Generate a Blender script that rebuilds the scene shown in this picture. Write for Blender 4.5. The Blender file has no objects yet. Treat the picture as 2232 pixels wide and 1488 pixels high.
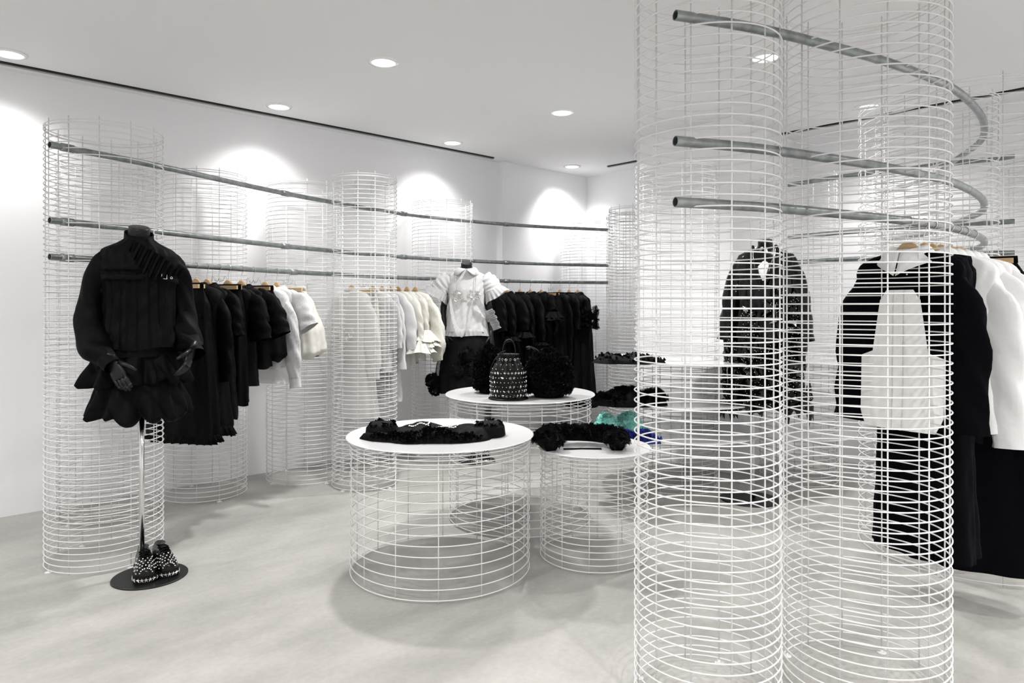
import bpy, math, random
from math import sin, cos, pi, sqrt, atan2, radians
from mathutils import Vector, Matrix

SC = bpy.context.scene
COL = SC.collection
# ---------------------------------------------------------------- camera
F, CX, HY, EYE = 1512.0, 1116.0, 666.0, 1.35      # focal length in px of a 2232 px frame, horizon row, eye height
YAW = math.atan((2734 - 1116) / F)
FW = (cos(YAW), sin(YAW)); RT = (sin(YAW), -cos(YAW))
cam_data = bpy.data.cameras.new('camera')
cam = bpy.data.objects.new('camera', cam_data); COL.objects.link(cam)
cam.location = (0, 0, EYE)
cam.rotation_euler = (pi / 2, 0, YAW - pi / 2)
cam_data.sensor_width = 36.0
cam_data.lens = F / 2232 * 36.0
cam_data.shift_y = -(744 - HY) / 2232
cam_data.clip_start = 0.05
SC.camera = cam

# ---------------------------------------------------------------- world, colour management
world = bpy.data.worlds.new('world'); SC.world = world; world.use_nodes = True
world.node_tree.nodes['Background'].inputs[0].default_value = (1, 1, 1, 1)
world.node_tree.nodes['Background'].inputs[1].default_value = 0.0
SC.view_settings.view_transform = 'Standard'
SC.view_settings.look = 'None'
SC.view_settings.gamma = 1.0
SC.view_settings.use_curve_mapping = False
SC.view_settings.exposure = 0.19
SC.cycles.max_bounces = 10
SC.cycles.diffuse_bounces = 6
SC.cycles.transparent_max_bounces = 16

def P(px, d):
    "floor-plan point seen in column px of the photo at depth d along the view axis"
    l = (px - CX) / F * d
    return (d * FW[0] + l * RT[0], d * FW[1] + l * RT[1])
def Z(py, d):
    return EYE + (HY - py) / F * d
def G(px, py, z=0.0):
    "point of the horizontal plane at height z seen at a pixel"
    d = (z - EYE) * F / (HY - py)
    return P(px, d) + (z,)

CEIL = 2.86
# ---------------------------------------------------------------- ceiling lamps (the room's own downlights, plus added fill spots)
LAMP_PX = [(20, 116), (836, 134), (608, 231), (1225, 244), (986, 310), (1247, 362), (1668, 124), (1893, 231)]
LAMPS = [G(x, y, CEIL)[:2] for x, y in LAMP_PX]
FILL_SPOTS = [(3.9, -1.0), (5.3, -0.6), (1.0, -1.0), (-0.2, 2.2), (-1.2, 4.6), (1.9, -1.9), (-0.7, -0.4), (-2.2, 2.4), (4.4, -2.3)]  # added fill spots out of view, placed to brighten the room
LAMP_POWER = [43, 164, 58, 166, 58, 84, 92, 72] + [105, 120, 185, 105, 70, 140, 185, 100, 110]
WALL_LAMPS = (0, 2, 4, 5, 7)
def spot(x, y, power, i=9):
    l = bpy.data.lights.new('downlight_or_fill_beam', 'SPOT')
    l.energy = power; l.spot_size = radians(112 if i in WALL_LAMPS else 138 if i < 8 else 150); l.spot_blend = 1.0 if i < 8 else .55; l.shadow_soft_size = 0.07
    l.color = (1.0, 0.985, 0.965)
    return l

# ---------------------------------------------------------------- materials
MATS = {}
def mat(name, color, rough=0.5, metal=0.0, noise=None, bump=None, sheen=0.0, alpha=1.0, coat=0.0, spec=0.5, trans=0.0):
    if name in MATS: return MATS[name]
    m = bpy.data.materials.new(name); m.use_nodes = True
    nt = m.node_tree; b = nt.nodes['Principled BSDF']
    b.inputs['Base Color'].default_value = (*color, 1)
    b.inputs['Roughness'].default_value = rough
    b.inputs['Metallic'].default_value = metal
    b.inputs['Alpha'].default_value = alpha
    b.inputs['Specular IOR Level'].default_value = spec
    if sheen: b.inputs['Sheen Weight'].default_value = sheen; b.inputs['Sheen Roughness'].default_value = .4
    if coat: b.inputs['Coat Weight'].default_value = coat; b.inputs['Coat Roughness'].default_value = .08
    tc = None
    if noise or bump:
        tc = nt.nodes.new('ShaderNodeTexCoord')
    if noise:   # (scale, amount, stretch)
        n = nt.nodes.new('ShaderNodeTexNoise'); n.inputs['Scale'].default_value = noise[0]; n.inputs['Detail'].default_value = 6
        mp = nt.nodes.new('ShaderNodeMapping'); mp.inputs['Scale'].default_value = noise[2] if len(noise) > 2 else (1, 1, 1)
        nt.links.new(tc.outputs['Object'], mp.inputs[0]); nt.links.new(mp.outputs[0], n.inputs['Vector'])
        r = nt.nodes.new('ShaderNodeMapRange'); r.inputs['From Min'].default_value = .3; r.inputs['From Max'].default_value = .7
        r.inputs['To Min'].default_value = 1 - noise[1]; r.inputs['To Max'].default_value = 1 + noise[1]
        nt.links.new(n.outputs['Fac'], r.inputs['Value'])
        mx = nt.nodes.new('ShaderNodeVectorMath'); mx.operation = 'SCALE'; mx.inputs[0].default_value = color
        nt.links.new(r.outputs[0], mx.inputs['Scale']); nt.links.new(mx.outputs[0], b.inputs['Base Color'])
    if bump:    # (scale, strength, distance)
        n = nt.nodes.new('ShaderNodeTexNoise'); n.inputs['Scale'].default_value = bump[0]; n.inputs['Detail'].default_value = 4
        nt.links.new(tc.outputs['Object'], n.inputs['Vector'])
        bp = nt.nodes.new('ShaderNodeBump'); bp.inputs['Strength'].default_value = bump[1]; bp.inputs['Distance'].default_value = bump[2]
        nt.links.new(n.outputs['Fac'], bp.inputs['Height']); nt.links.new(bp.outputs[0], b.inputs['Normal'])
    MATS[name] = m
    return m

M_WALL = mat('white_wall_paint', (.87, .87, .885), .75, bump=(60, .04, .002))
M_CEIL = mat('white_ceiling_paint', (.75, .75, .75), .85)
M_WIRE = mat('white_coated_wire', (.77, .77, .77), .4, spec=.35)
M_PLATE = mat('white_lacquered_metal', (.80, .80, .81), .18, coat=.3)
M_GALV = mat('galvanized_pipe', (.26, .28, .28), .38, metal=.75, noise=(26, .30, (1, 1, 1)))
M_PIPEIN = mat('pipe_bore', (.03, .03, .03), .7)
M_CHROME = mat('polished_steel', (.75, .75, .76), .12, metal=1.0)
M_WOOD = mat('pale_beech_wood', (.60, .41, .22), .42, noise=(14, .16, (1, 8, 8)))
M_BLACK = mat('black_cotton', (.0016, .0016, .0024), .62, bump=(16, .45, .014), spec=.09)
M_BLACK2 = mat('black_wool', (.0013, .0013, .0024), .8, bump=(22, .3, .01), spec=.05)
M_BLKSHINE = mat('black_patent_leather', (.002, .002, .0024), .17, coat=.06, bump=(14, .25, .01), spec=.3)
M_LEATHER = mat('black_grained_leather', (.003, .0028, .0028), .42, bump=(180, .25, .002), spec=.2)
M_BLKPLASTIC = mat('black_mannequin_shell', (.006, .006, .0065), .38, spec=.35)
M_WHITE = mat('white_cotton', (.76, .76, .765), .85, bump=(13, .40, .014))
M_WHITE_DIM = mat('white_cotton_dimmed', (.56, .56, .565), .85, bump=(13, .45, .016))  # white cotton toned down in colour to offset strong lamp light
M_CREAM = mat('cream_silk', (.60, .59, .54), .55, bump=(11, .45, .016))
M_PANEL = mat('pale_grey_cotton', (.72, .72, .71), .85, bump=(12, .3, .012))
M_SILVER = mat('silver_stud_metal', (.85, .84, .80), .18, metal=1.0)
M_INK = mat('black_print', (.01, .01, .01), .6)
M_LAMP = bpy.data.materials.new('lamp_glow'); M_LAMP.use_nodes = True
_b = M_LAMP.node_tree.nodes['Principled BSDF']
_b.inputs['Base Color'].default_value = (1, 1, 1, 1); _b.inputs['Emission Color'].default_value = (1, .99, .97, 1); _b.inputs['Emission Strength'].default_value = 6.0
M_DARK = mat('dark_slot', (.004, .004, .004), .9)
M_SLOTGREY = mat('grey_slot_flange', (.30, .30, .30), .6)
M_SOCKET = mat('grey_socket_plate', (.16, .16, .16), .5)

def tulle(name, color, alpha):
    m = bpy.data.materials.new(name); m.use_nodes = True; nt = m.node_tree
    b = nt.nodes['Principled BSDF']; b.inputs['Base Color'].default_value = (*color, 1); b.inputs['Roughness'].default_value = .8
    b.inputs['Specular IOR Level'].default_value = .2
    b.inputs['Alpha'].default_value = alpha
    return m
M_TULLE = tulle('black_tulle', (.0018, .0018, .0026), .82)
M_TULLE_THIN = tulle('sheer_black_tulle', (.004, .004, .005), .42)
M_WTULLE = tulle('white_tulle', (.60, .60, .61), .66)
M_SHEER = tulle('sheer_white_organza', (.70, .70, .69), .58)
M_MINT = tulle('mint_tulle', (.46, .90, .84), .9)
M_BLUE = mat('royal_blue_ruffle', (.012, .03, .24), .7)

def floor_material():
    m = bpy.data.materials.new('polished_concrete'); m.use_nodes = True; nt = m.node_tree
    b = nt.nodes['Principled BSDF']
    tc = nt.nodes.new('ShaderNodeTexCoord')
    def noise(scale, stretch, detail, rough=.55):
        mp = nt.nodes.new('ShaderNodeMapping'); mp.inputs['Scale'].default_value = stretch
        mp.inputs['Rotation'].default_value = (0, 0, -.2)
        n = nt.nodes.new('ShaderNodeTexNoise'); n.inputs['Scale'].default_value = scale; n.inputs['Detail'].default_value = detail
        n.inputs['Roughness'].default_value = rough
        nt.links.new(tc.outputs['Object'], mp.inputs[0]); nt.links.new(mp.outputs[0], n.inputs['Vector'])
        return n
    big = noise(1.3, (1.0, 2.2, 1), 7, .6)
    fine = noise(38, (1, 1, 1), 4)
    ramp = nt.nodes.new('ShaderNodeValToRGB')
    ramp.color_ramp.elements[0].position = .34; ramp.color_ramp.elements[0].color = (.335, .327, .310, 1)
    ramp.color_ramp.elements[1].position = .66; ramp.color_ramp.elements[1].color = (.470, .460, .438, 1)
    nt.links.new(big.outputs['Fac'], ramp.inputs[0])
    mr = nt.nodes.new('ShaderNodeMapRange'); mr.inputs['From Min'].default_value = .3; mr.inputs['From Max'].default_value = .7
    mr.inputs['To Min'].default_value = .94; mr.inputs['To Max'].default_value = 1.05
    nt.links.new(fine.outputs['Fac'], mr.inputs['Value'])
    sc = nt.nodes.new('ShaderNodeVectorMath'); sc.operation = 'SCALE'
    nt.links.new(ramp.outputs[0], sc.inputs[0]); nt.links.new(mr.outputs[0], sc.inputs['Scale'])
    nt.links.new(sc.outputs[0], b.inputs['Base Color'])
    rr = nt.nodes.new('ShaderNodeMapRange'); rr.inputs['From Min'].default_value = .3; rr.inputs['From Max'].default_value = .7
    rr.inputs['To Min'].default_value = .42; rr.inputs['To Max'].default_value = .58
    nt.links.new(big.outputs['Fac'], rr.inputs['Value']); nt.links.new(rr.outputs[0], b.inputs['Roughness'])
    return m
M_FLOOR = floor_material()

# ---------------------------------------------------------------- mesh helpers
class MB:
    def __init__(s): s.v = []; s.f = []
    def add(s, vs, fs):
        o = len(s.v); s.v.extend(vs); s.f.extend([tuple(i + o for i in f) for f in fs])
    def loft(s, rings, closed=True, cap0=False, cap1=False):
        n = len(rings[0]); vs = [p for r in rings for p in r]; fs = []
        m = n if closed else n - 1
        for k in range(len(rings) - 1):
            a, b = k * n, (k + 1) * n
            for i in range(m):
                j = (i + 1) % n
                fs.append((a + i, a + j, b + j, b + i))
        if cap0: fs.append(tuple(range(n - 1, -1, -1)))
        if cap1: fs.append(tuple(range((len(rings) - 1) * n, len(rings) * n)))
        s.add(vs, fs)
    def box(s, c, h, rot=0.0):
        cr, sr = cos(rot), sin(rot); vs = []
        for dz in (-1, 1):
            for dx, dy in ((-1, -1), (1, -1), (1, 1), (-1, 1)):
                x, y = dx * h[0], dy * h[1]
                vs.append((c[0] + x * cr - y * sr, c[1] + x * sr + y * cr, c[2] + dz * h[2]))
        s.add(vs, [(0, 3, 2, 1), (4, 5, 6, 7), (0, 1, 5, 4), (1, 2, 6, 5), (2, 3, 7, 6), (3, 0, 4, 7)])
    def tube(s, path, rad, seg=8, closed=False, caps=True, flat=None):
        "round tube along a path; rad a number or one per point; flat = (squash factor, axis) flattens it"
        pts = [Vector(p) for p in path]; n = len(pts)
        R = rad if isinstance(rad, (list, tuple)) else [rad] * n
        rings = []; up = None
        for i in range(n):
            if closed: t = pts[(i + 1) % n] - pts[i - 1]
            else: t = pts[min(i + 1, n - 1)] - pts[max(i - 1, 0)]
            if t.length < 1e-9: t = Vector((0, 0, 1))
            t.normalize()
            if up is None:
                up = Vector((0, 0, 1)) if abs(t.z) < .9 else Vector((0, 1, 0))
            a = t.cross(up)
            if a.length < 1e-4: a = t.cross(Vector((1, 0, 0)))
            a.normalize(); b = a.cross(t).normalized(); up = b
            ring = []
            for k in range(seg):
                th = 2 * pi * k / seg
                o = a * (R[i] * cos(th)) + b * (R[i] * sin(th))
                if flat:
                    ax = Vector(flat[1]); o = o - ax * (o.dot(ax) * (1 - flat[0]))
                ring.append(tuple(pts[i] + o))
            rings.append(ring)
        if closed: rings.append(rings[0]); s.loft(rings)
        else: s.loft(rings, True, caps, caps)
    def lathe(s, prof, c=(0, 0, 0), seg=32, cap0=False, cap1=False):
        s.loft([[(c[0] + r * cos(2 * pi * k / seg), c[1] + r * sin(2 * pi * k / seg), c[2] + z) for k in range(seg)] for r, z in prof], True, cap0, cap1)
    def ball(s, c, r, seg=8, rings=5, sc=(1, 1, 1)):
        rg = []
        for i in range(rings + 1):
            ph = pi * i / rings; rr = max(sin(ph), .02)
            rg.append([(c[0] + r * sc[0] * rr * cos(2 * pi * k / seg), c[1] + r * sc[1] * rr * sin(2 * pi * k / seg), c[2] - r * sc[2] * cos(ph)) for k in range(seg)])
        s.loft(rg, True, True, True)
    def grid(s, rows):
        s.loft(rows, False)
    def star(s, c, n, up, r, depth):
        n = Vector(n).normalized(); up = Vector(up); a = up.cross(n).normalized(); b = n.cross(a).normalized(); c = Vector(c)
        vs = [tuple(c + n * depth)]
        for k in range(10):
            th = pi / 2 + 2 * pi * k / 10; rr = r if k % 2 == 0 else r * .42
            vs.append(tuple(c + a * (rr * cos(th)) + b * (rr * sin(th))))
        s.add(vs, [(0, 1 + k, 1 + (k + 1) % 10) for k in range(10)])
    def ruffle(s, path, down, out, h, waves, amp, rng, rows=3, flare=.4):
        "gathered frill hanging from a path: out = function(i)->outward vector"
        n = len(path); R = []
        ph = rng.random() * 6
        for r in range(rows + 1):
            t = r / rows; row = []
            for i in range(n):
                p = Vector(path[i]); o = Vector(out(i)); u = i / (n - 1)
                w = sin(2 * pi * waves * u + ph + .6 * sin(9 * u + ph)) * amp * (t ** .8)
                tang = Vector(path[min(i + 1, n - 1)]) - Vector(path[max(i - 1, 0)])
                if tang.length > 0: tang.normalize()
                q = p + Vector(down) * (h * t * (1 + .08 * sin(23 * u + ph))) + o * (flare * h * t + w) + tang * (amp * .5 * t * cos(2 * pi * waves * u + ph))
                row.append(tuple(q))
            R.append(row)
        s.grid(R)
    def petal(s, c, n, size, rng, curl=.5):
        "a small rumpled scrap of cloth standing on a surface"
        n = Vector(n).normalized()
        t = n.cross(Vector((rng.uniform(-1, 1), rng.uniform(-1, 1), rng.uniform(-1, 1)))).normalized(); b = n.cross(t)
        c = Vector(c); rows = []; ph = rng.random() * 6; lean = rng.uniform(-.6, .6)
        for i in range(3):
            v = i / 2; row = []
            for j in range(5):
                u = j / 4 - .5
                q = c + t * (u * size * (1 + .5 * v)) + n * (size * .8 * v) + b * (size * (curl * sin(ph + u * 7) * v * .6 + lean * v))
                row.append(tuple(q))
            rows.append(row)
        s.grid(rows)
    def mesh(s, name, m, smooth=True):
        me = bpy.data.meshes.new(name); me.from_pydata(s.v, [], s.f)
        if smooth: me.polygons.foreach_set('use_smooth', [True] * len(me.polygons))
        me.materials.append(m); me.update()
        return me
    def build(s, name, m, parent=None, smooth=True, thick=None):
        o = bpy.data.objects.new(name, s.mesh(name, m, smooth)); COL.objects.link(o)
        if parent: o.parent = parent
        if thick:
            md = o.modifiers.new('thickness', 'SOLIDIFY'); md.thickness = thick; md.offset = 0
        return o

def tag(o, label, cat, group=None, kind=None):
    if label: o['label'] = label
    if cat: o['category'] = cat
    if group: o['group'] = group
    if kind: o['kind'] = kind
    return o
def thing(name, label, cat, loc=(0, 0, 0), rz=0.0, group=None):
    o = bpy.data.objects.new(name, None); COL.objects.link(o)
    o.empty_display_size = .1
    o.location = loc; o.rotation_euler = (0, 0, rz)
    return tag(o, label, cat, group)
def struct(name, mb, m, parent=None, smooth=False):
    o = mb.build(name, m, parent, smooth)
    if not parent: o['kind'] = 'structure'
    return o
def place(name, mesh, parent, loc=(0, 0, 0), rz=0.0):
    o = bpy.data.objects.new(name, mesh); COL.objects.link(o); o.parent = parent
    o.location = loc; o.rotation_euler = (0, 0, rz)
    return o
def wob(rng, k=4, lo=1, hi=5):
    "smooth periodic noise of an angle, about -1..1"
    cs = [(rng.randint(lo, hi), rng.random() * 6.28, rng.uniform(.5, 1)) for _ in range(k)]
    tot = sum(c[2] for c in cs) * .7
    return lambda a: sum(w * sin(n * a + p) for n, p, w in cs) / tot

# ---------------------------------------------------------------- the room
XB, YL = 6.22, 5.46                        # inner faces of the far wall and of the long wall
XN, YN = -3.2, -3.4
mb = MB(); mb.box(((XB + XN) / 2, (YL + YN) / 2, -.05), ((XB - XN) / 2 + .2, (YL - YN) / 2 + .2, .05)); struct('floor', mb, M_FLOOR)
mb = MB(); mb.box(((XB + XN) / 2, (YL + YN) / 2, CEIL + .05), ((XB - XN) / 2 + .2, (YL - YN) / 2 + .2, .05)); struct('ceiling', mb, M_CEIL)
mb = MB(); mb.box(((XB + XN) / 2, YL + .06, CEIL / 2), ((XB - XN) / 2 + .12, .06, CEIL / 2)); struct('wall_left', mb, M_WALL)
mb = MB(); mb.box((XB + .06, (YL + YN) / 2, CEIL / 2), (.06, (YL - YN) / 2, CEIL / 2)); struct('wall_back', mb, M_WALL)
mb = MB(); mb.box((XN - .06, (YL + YN) / 2, CEIL / 2), (.06, (YL - YN) / 2, CEIL / 2)); struct('wall_front', mb, M_WALL)
mb = MB(); mb.box(((XB + XN) / 2, YN - .06, CEIL / 2), ((XB - XN) / 2 + .12, .06, CEIL / 2)); struct('wall_right', mb, M_WALL)
xs, _, _ = G(1092, 352, CEIL)
mb = MB(); mb.box(((xs + XB) / 2, YL - .045, CEIL / 2), ((XB - xs) / 2, .045, CEIL / 2)); struct('pilaster', mb, M_WALL)
# square pier standing out from the far wall
mb = MB(); mb.box(((5.10 + XB) / 2, 3.33, CEIL / 2), ((XB - 5.10) / 2, .45, CEIL / 2)); struct('pillar', mb, M_WALL)
# recessed air slots in the ceiling, dark gap with a grey flange
def slot(n, a, b, side):
    a = Vector(a); b = Vector(b); d = (b - a); L = d.length; ang = atan2(d.y, d.x); c = (a + b) / 2
    mb = MB(); mb.box((c.x, c.y, CEIL - .003), (L / 2, .016, .003), ang)
    o = struct('trim_%d' % n, mb, M_DARK)
    nx, ny = -sin(ang) * side, cos(ang) * side
    mb = MB(); mb.box((c.x + nx * .030, c.y + ny * .030, CEIL - .005), (L / 2 + .02, .014, .005), ang)
    struct('slot_flange', mb, M_SLOTGREY, o)
p0 = G(0, 134, CEIL); p1 = G(1076, 343, CEIL)
yy = (p0[1] + p1[1]) / 2
slot(1, (p0[0] - 1.5, yy), (p1[0], yy), 1)
p0 = G(1322, 361, CEIL); p1 = G(2232, 193, CEIL)
xx = (p0[0] + p1[0]) / 2
slot(2, (xx, 3.80), (xx, p0[1]), -1)
slot(3, (xx, -2.2), (xx, 2.84), -1)
# wall sockets
def socket(px, py, n):
    d = YL / ((px - CX) / F * RT[1] + FW[1]); x, y = P(px, d)
    return x, Z(py, d)
x, z = socket(1063, 903, 0)
t = thing('wall_socket', 'grey wall socket low on the long wall behind the black tulle skirt', 'socket', (min(x, xs - .1), YL, z))
mb = MB(); mb.box((0, -.004, 0), (.045, .004, .075)); mb.build('socket_plate', M_SLOTGREY, t, False)
for k in (-1, 0, 1):
    mb = MB(); mb.box((0, -.011, k * .046), (.032, .003, .015)); mb.build('outlet', M_SOCKET, t, False)

# downlights, then the added fill spots
DL = ['round ceiling downlight over the paper-white wall at the black slot start', 'round ceiling downlight alone in the middle of the near ceiling',
      'round ceiling downlight beside the long black ceiling slot', 'round ceiling downlight between the wire towers and the long slot end, second row',
      'small round ceiling downlight near the end of the long black slot', 'small round ceiling downlight in the far room corner',
      'ceiling downlight seen through the tall tower that holds three open pipe ends', 'ceiling downlight seen through the tower with the curving pipes, near the far slot']
trim_me = None
for i, (x, y) in enumerate(LAMPS + FILL_SPOTS):
    if i < len(LAMPS):
        t = thing('ceiling_downlight', DL[i], 'downlight', (x, y, CEIL), group='recessed ceiling downlights')
        if trim_me is None:
            mb = MB(); mb.lathe([(.072, -.001), (.074, -.012), (.092, -.008), (.095, 0)], seg=40); trim_me = mb.mesh('trim_ring', M_PLATE)
            mb = MB(); mb.lathe([(.0, -.004), (.045, -.004), (.073, -.006)], seg=40); glow_me = mb.mesh('diffuser', M_LAMP)
        place('trim_ring', trim_me, t); place('diffuser', glow_me, t)
        so = bpy.data.objects.new('downlight_or_fill_beam', spot(x, y, LAMP_POWER[i], i)); COL.objects.link(so); so.parent = t; so.location = (0, 0, -.03)
        if i in WALL_LAMPS: so.rotation_euler = {5: (radians(10), -radians(12), 0), 7: (0, -radians(13), 0)}.get(i, (radians(13), 0, 0))    # wall washers lean to their wall
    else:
        so = bpy.data.objects.new('downlight_or_fill_beam', spot(x, y, LAMP_POWER[i], i)); COL.objects.link(so); so.location = (x, y, CEIL - .03)  # added fill light, no fixture behind it

# ---------------------------------------------------------------- white wire cages
WR = .0026
UP_ME = {}
FOOT = None
def cage(label, x, y, r, h, pitch=.0325, seg=72, close=0, rot=0.0, n=12, name='wire_cage_tower', cat='wire cage', group='tall white wire cages', feet=4, wr=WR):
    global FOOT
    t = thing(name, label, cat, (x, y, 0), rot, group)
    zs = [.016]; z = .016
    top = h - .02
    tail = [top - i * .019 for i in range(close)]
    lim = tail[-1] - pitch * .5 if close else top - .016
    while z + pitch < lim: z += pitch; zs.append(z)
    zs += tail if close else [top, top - .014]
    mb = MB()
    sec = [(wr * cos(2 * pi * k / 6), wr * sin(2 * pi * k / 6)) for k in range(6)]
    for z in zs:
        rings = [[((r + a) * cos(2 * pi * i / seg), (r + a) * sin(2 * pi * i / seg), z + b) for a, b in sec] for i in range(seg)]
        rings.append(rings[0]); mb.loft(rings)
    mb.build('hoop_wires', M_WIRE, t)
    key = (round(h, 3), wr)
    if key not in UP_ME:
        m2 = MB(); m2.tube([(0, 0, .004), (0, 0, h / 2), (0, 0, h)], wr, 6); UP_ME[key] = m2.mesh('upright_wire', M_WIRE)
    for k in range(n):
        a = 2 * pi * k / n; rr = r - 2 * wr
        place('upright_wire', UP_ME[key], t, (rr * cos(a), rr * sin(a), 0))
    if FOOT is None:
        m2 = MB(); m2.lathe([(.0, .012), (.005, .012), (.005, .005), (.017, .004), (.018, .0), (0, 0)], seg=14); FOOT = m2.mesh('foot_pad', M_WIRE)
    for k in range(feet):
        a = 2 * pi * (k * (n // feet) if feet else 0) / n
        place('foot_pad', FOOT, t, ((r - 2 * wr) * cos(a), (r - 2 * wr) * sin(a), 0))
    return t

CG = {}
def tower(key, *a, **k): CG[key] = (a[1], a[2]); return cage(*a, **k)
tower('A', 'white wire cage tower directly behind the headless mannequin in black blouse', .952, 4.222, .279, 2.30, .0312, rot=.2)
tower('B1', 'white wire cage tower against the wall, inside the outline of the one holding pipe ends', 1.165, 5.10, .29, 2.30, .0318, rot=.5)
tower('B2', 'white wire cage tower against the wall behind the black clothes on the long rail', 1.79, 5.145, .282, 2.30, .0318)
tower('C', 'white wire cage tower behind the white puff shorts on the long rail', 2.543, 5.10, .293, 2.30, .0325, rot=.1)
tower('D', 'slim white wire cage tower in front of the sheer white embroidered dress', 2.772, 4.60, .241, 2.33, .0325, rot=.3)
tower('E', 'white wire cage tower against the wall behind the white blouse mannequin', 3.92, 5.135, .28, 2.31, .0325)
tower('F', 'white wire cage tower in the far corner where the long pipes end', 5.82, 5.02, .285, 2.26, .0325)
tower('G1', 'white wire cage tower by the far wall next to the corner one', 5.86, 4.42, .28, 2.30, .0325)
tower('G2', 'white wire cage tower between the far corner and the shelf tower with tulle', 5.44, 4.07, .26, 2.30, .0325)
tower('H', 'white wire cage tower threaded through shelves of black, mint and blue tulle', 4.45, 2.96, .30, 2.40, .0325, rot=.2)
tower('J', 'tall white wire cage tower holding three open pipe ends beside the low tables', 2.138, 1.300, .245, 2.475, .0358, seg=96, rot=.35)
tower('K', 'tall white wire cage tower in front of the black and white hybrid shirt', 2.627, .963, .274, 2.475, .0335, seg=96, rot=.1)
tower('N', 'broad open white wire cage standing around a slimmer one behind the curved rail', 4.444, 1.085, .532, 2.475, .05, seg=96)
tower('L', 'white wire cage tower nested inside the broad open cage', 4.27, 1.19, .29, 2.455, .034, rot=.3)
tower('S', 'white wire cage tower threaded through empty white shelves behind the patent jacket mannequin', 5.30, 2.42, .28, 2.36, .0325)
tower('P2', 'white wire cage tower by the far wall beside the empty shelves', 5.78, 1.82, .28, 2.33, .0325)
tower('P3', 'white wire cage tower by the far wall behind the long black clothes', 5.80, .95, .28, 2.33, .0325)
tower('P4', 'white wire cage tower standing last in the row along the far wall', 5.35, .42, .28, 2.40, .0325)

# ---------------------------------------------------------------- round display tables on wire drums
def table(label, x, y, r, h, rt, pitch, close, rot=0):
    t = cage(label, x, y, r, h - .002, pitch, 96, close, rot, 12 if r < .4 else 14, 'round_display_table', 'display table', 'round white tables on wire drums', 0)
    mb = MB(); mb.lathe([(0, h - .006), (rt, h - .006), (rt + .003, h - .003), (rt, h), (0, h)], seg=96)
    mb.build('table_top', M_PLATE, t, False)
    return t
TABS = {}
def tab(key, label, x, y, *a): TABS[key] = (x, y, a[1]); return table(label, x, y, *a)
tab('T1', 'round white display table with a folded black embellished dress on it', 2.182, 2.874, .458, .690, .477, .0490, 4)
tab('T2', 'round white display table carrying the studded bucket bag and two fluffy bags', 3.075, 3.215, .452, .790, .475, .0470, 4, .2)
tab('T3', 'small low round white table with a black tulle collar on it', 2.885, 2.440, .288, .594, .302, .0330, 3, .1)

def shelf(label, key, r, z, grp):
    x, y = CG[key]
    mb = MB(); mb.lathe([(.0, -.004), (r, -.004), (r + .003, 0), (r, .004), (0, .004)], seg=80)
    o = mb.build('round_shelf', M_PLATE, None, False); o.location = (x, y, z)
    tag(o, label, 'shelf', grp)
for z, lab in ((.95, 'topmost round white shelf with flat black folded clothes'), (.66, 'middle round white shelf with a black fluffy garment'), (.425, 'lowest round white shelf with mint and blue tulle pieces')):
    shelf(lab, 'H', .60, z, 'round shelves with tulle garments')
for z, lab in ((.93, 'topmost empty round white shelf behind the patent jacket'), (.65, 'middle empty round white shelf behind the patent jacket'), (.38, 'lowest empty round white shelf behind the patent jacket')):
    shelf(lab, 'S', .42, z, 'empty round shelves')

# ---------------------------------------------------------------- galvanized pipe rails
def smooth_path(pts, n):
    "Catmull-Rom through the points"
    Q = [Vector(pts[0]) * 2 - Vector(pts[1])] + [Vector(p) for p in pts] + [Vector(pts[-1]) * 2 - Vector(pts[-2])]
    out = []
    for i in range(1, len(Q) - 2):
        for k in range(n):
            t = k / n; a, b, c, d = Q[i - 1:i + 3]
            out.append(.5 * ((2 * b) + (c - a) * t + (2 * a - 5 * b + 4 * c - d) * t * t + (3 * b - a - 3 * c + d) * t ** 3))
    out.append(Q[-2]); return out
PR = .0165
def rail(label, plan, z, grp, couplings=()):
    path = smooth_path([(x, y, 0) for x, y in plan], 14)
    t = thing('clothes_rail', label, 'rail', (path[0].x, path[0].y, z), 0, grp)
    loc = [p - path[0] for p in path]
    mb = MB(); mb.tube(loc, PR, 16, caps=False); mb.tube(loc, PR - .0025, 16, caps=False)
    # annular lips at both ends
    n = 16
    for idx, dr in ((0, loc[1] - loc[0]), (-1, loc[-1] - loc[-2])):
        dr = dr.normalized(); a = dr.cross(Vector((0, 0, 1))).normalized(); b = Vector((0, 0, 1))
        mb.loft([[tuple(loc[idx] + a * (q * cos(2 * pi * k / n)) + b * (q * sin(2 * pi * k / n))) for k in range(n)] for q in (PR, PR - .0025)])
    mb.build('pipe', M_GALV, t)
    for idx, s in ((0, 1), (-1, -1)):
        dr = (loc[1] - loc[0]).normalized() if idx == 0 else (loc[-1] - loc[-2]).normalized() * 1
        c = loc[idx] + dr * (.03 * s)
        a = dr.cross(Vector((0, 0, 1))).normalized(); b = Vector((0, 0, 1))
        mb = MB(); mb.add([tuple(c + a * ((PR - .003) * cos(2 * pi * k / 12)) + b * ((PR - .003) * sin(2 * pi * k / 12))) for k in range(12)], [tuple(range(12))])
        mb.build('pipe_bore', M_PIPEIN, t)
    for u in couplings:
        i = int(u * (len(loc) - 2)); a = loc[i]; b = loc[i + 1]; d = (b - a).normalized()
        mb = MB(); mb.tube([a - d * .032, a - d * .030, a + d * .030, a + d * .032], [PR + .0005, PR + .004, PR + .004, PR + .0005], 14)
        mb.build('coupling', M_GALV, t)
    return path
K = .79
LPX = [(108, 315), (355, 364), (640, 425), (880, 466), (1120, 490), (1325, 501)]
LPLAN = [P(x, K * F / (HY - y)) for x, y in LPX]
ZL = [EYE + .3035 * K, EYE + .530 * K, EYE + K]
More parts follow.
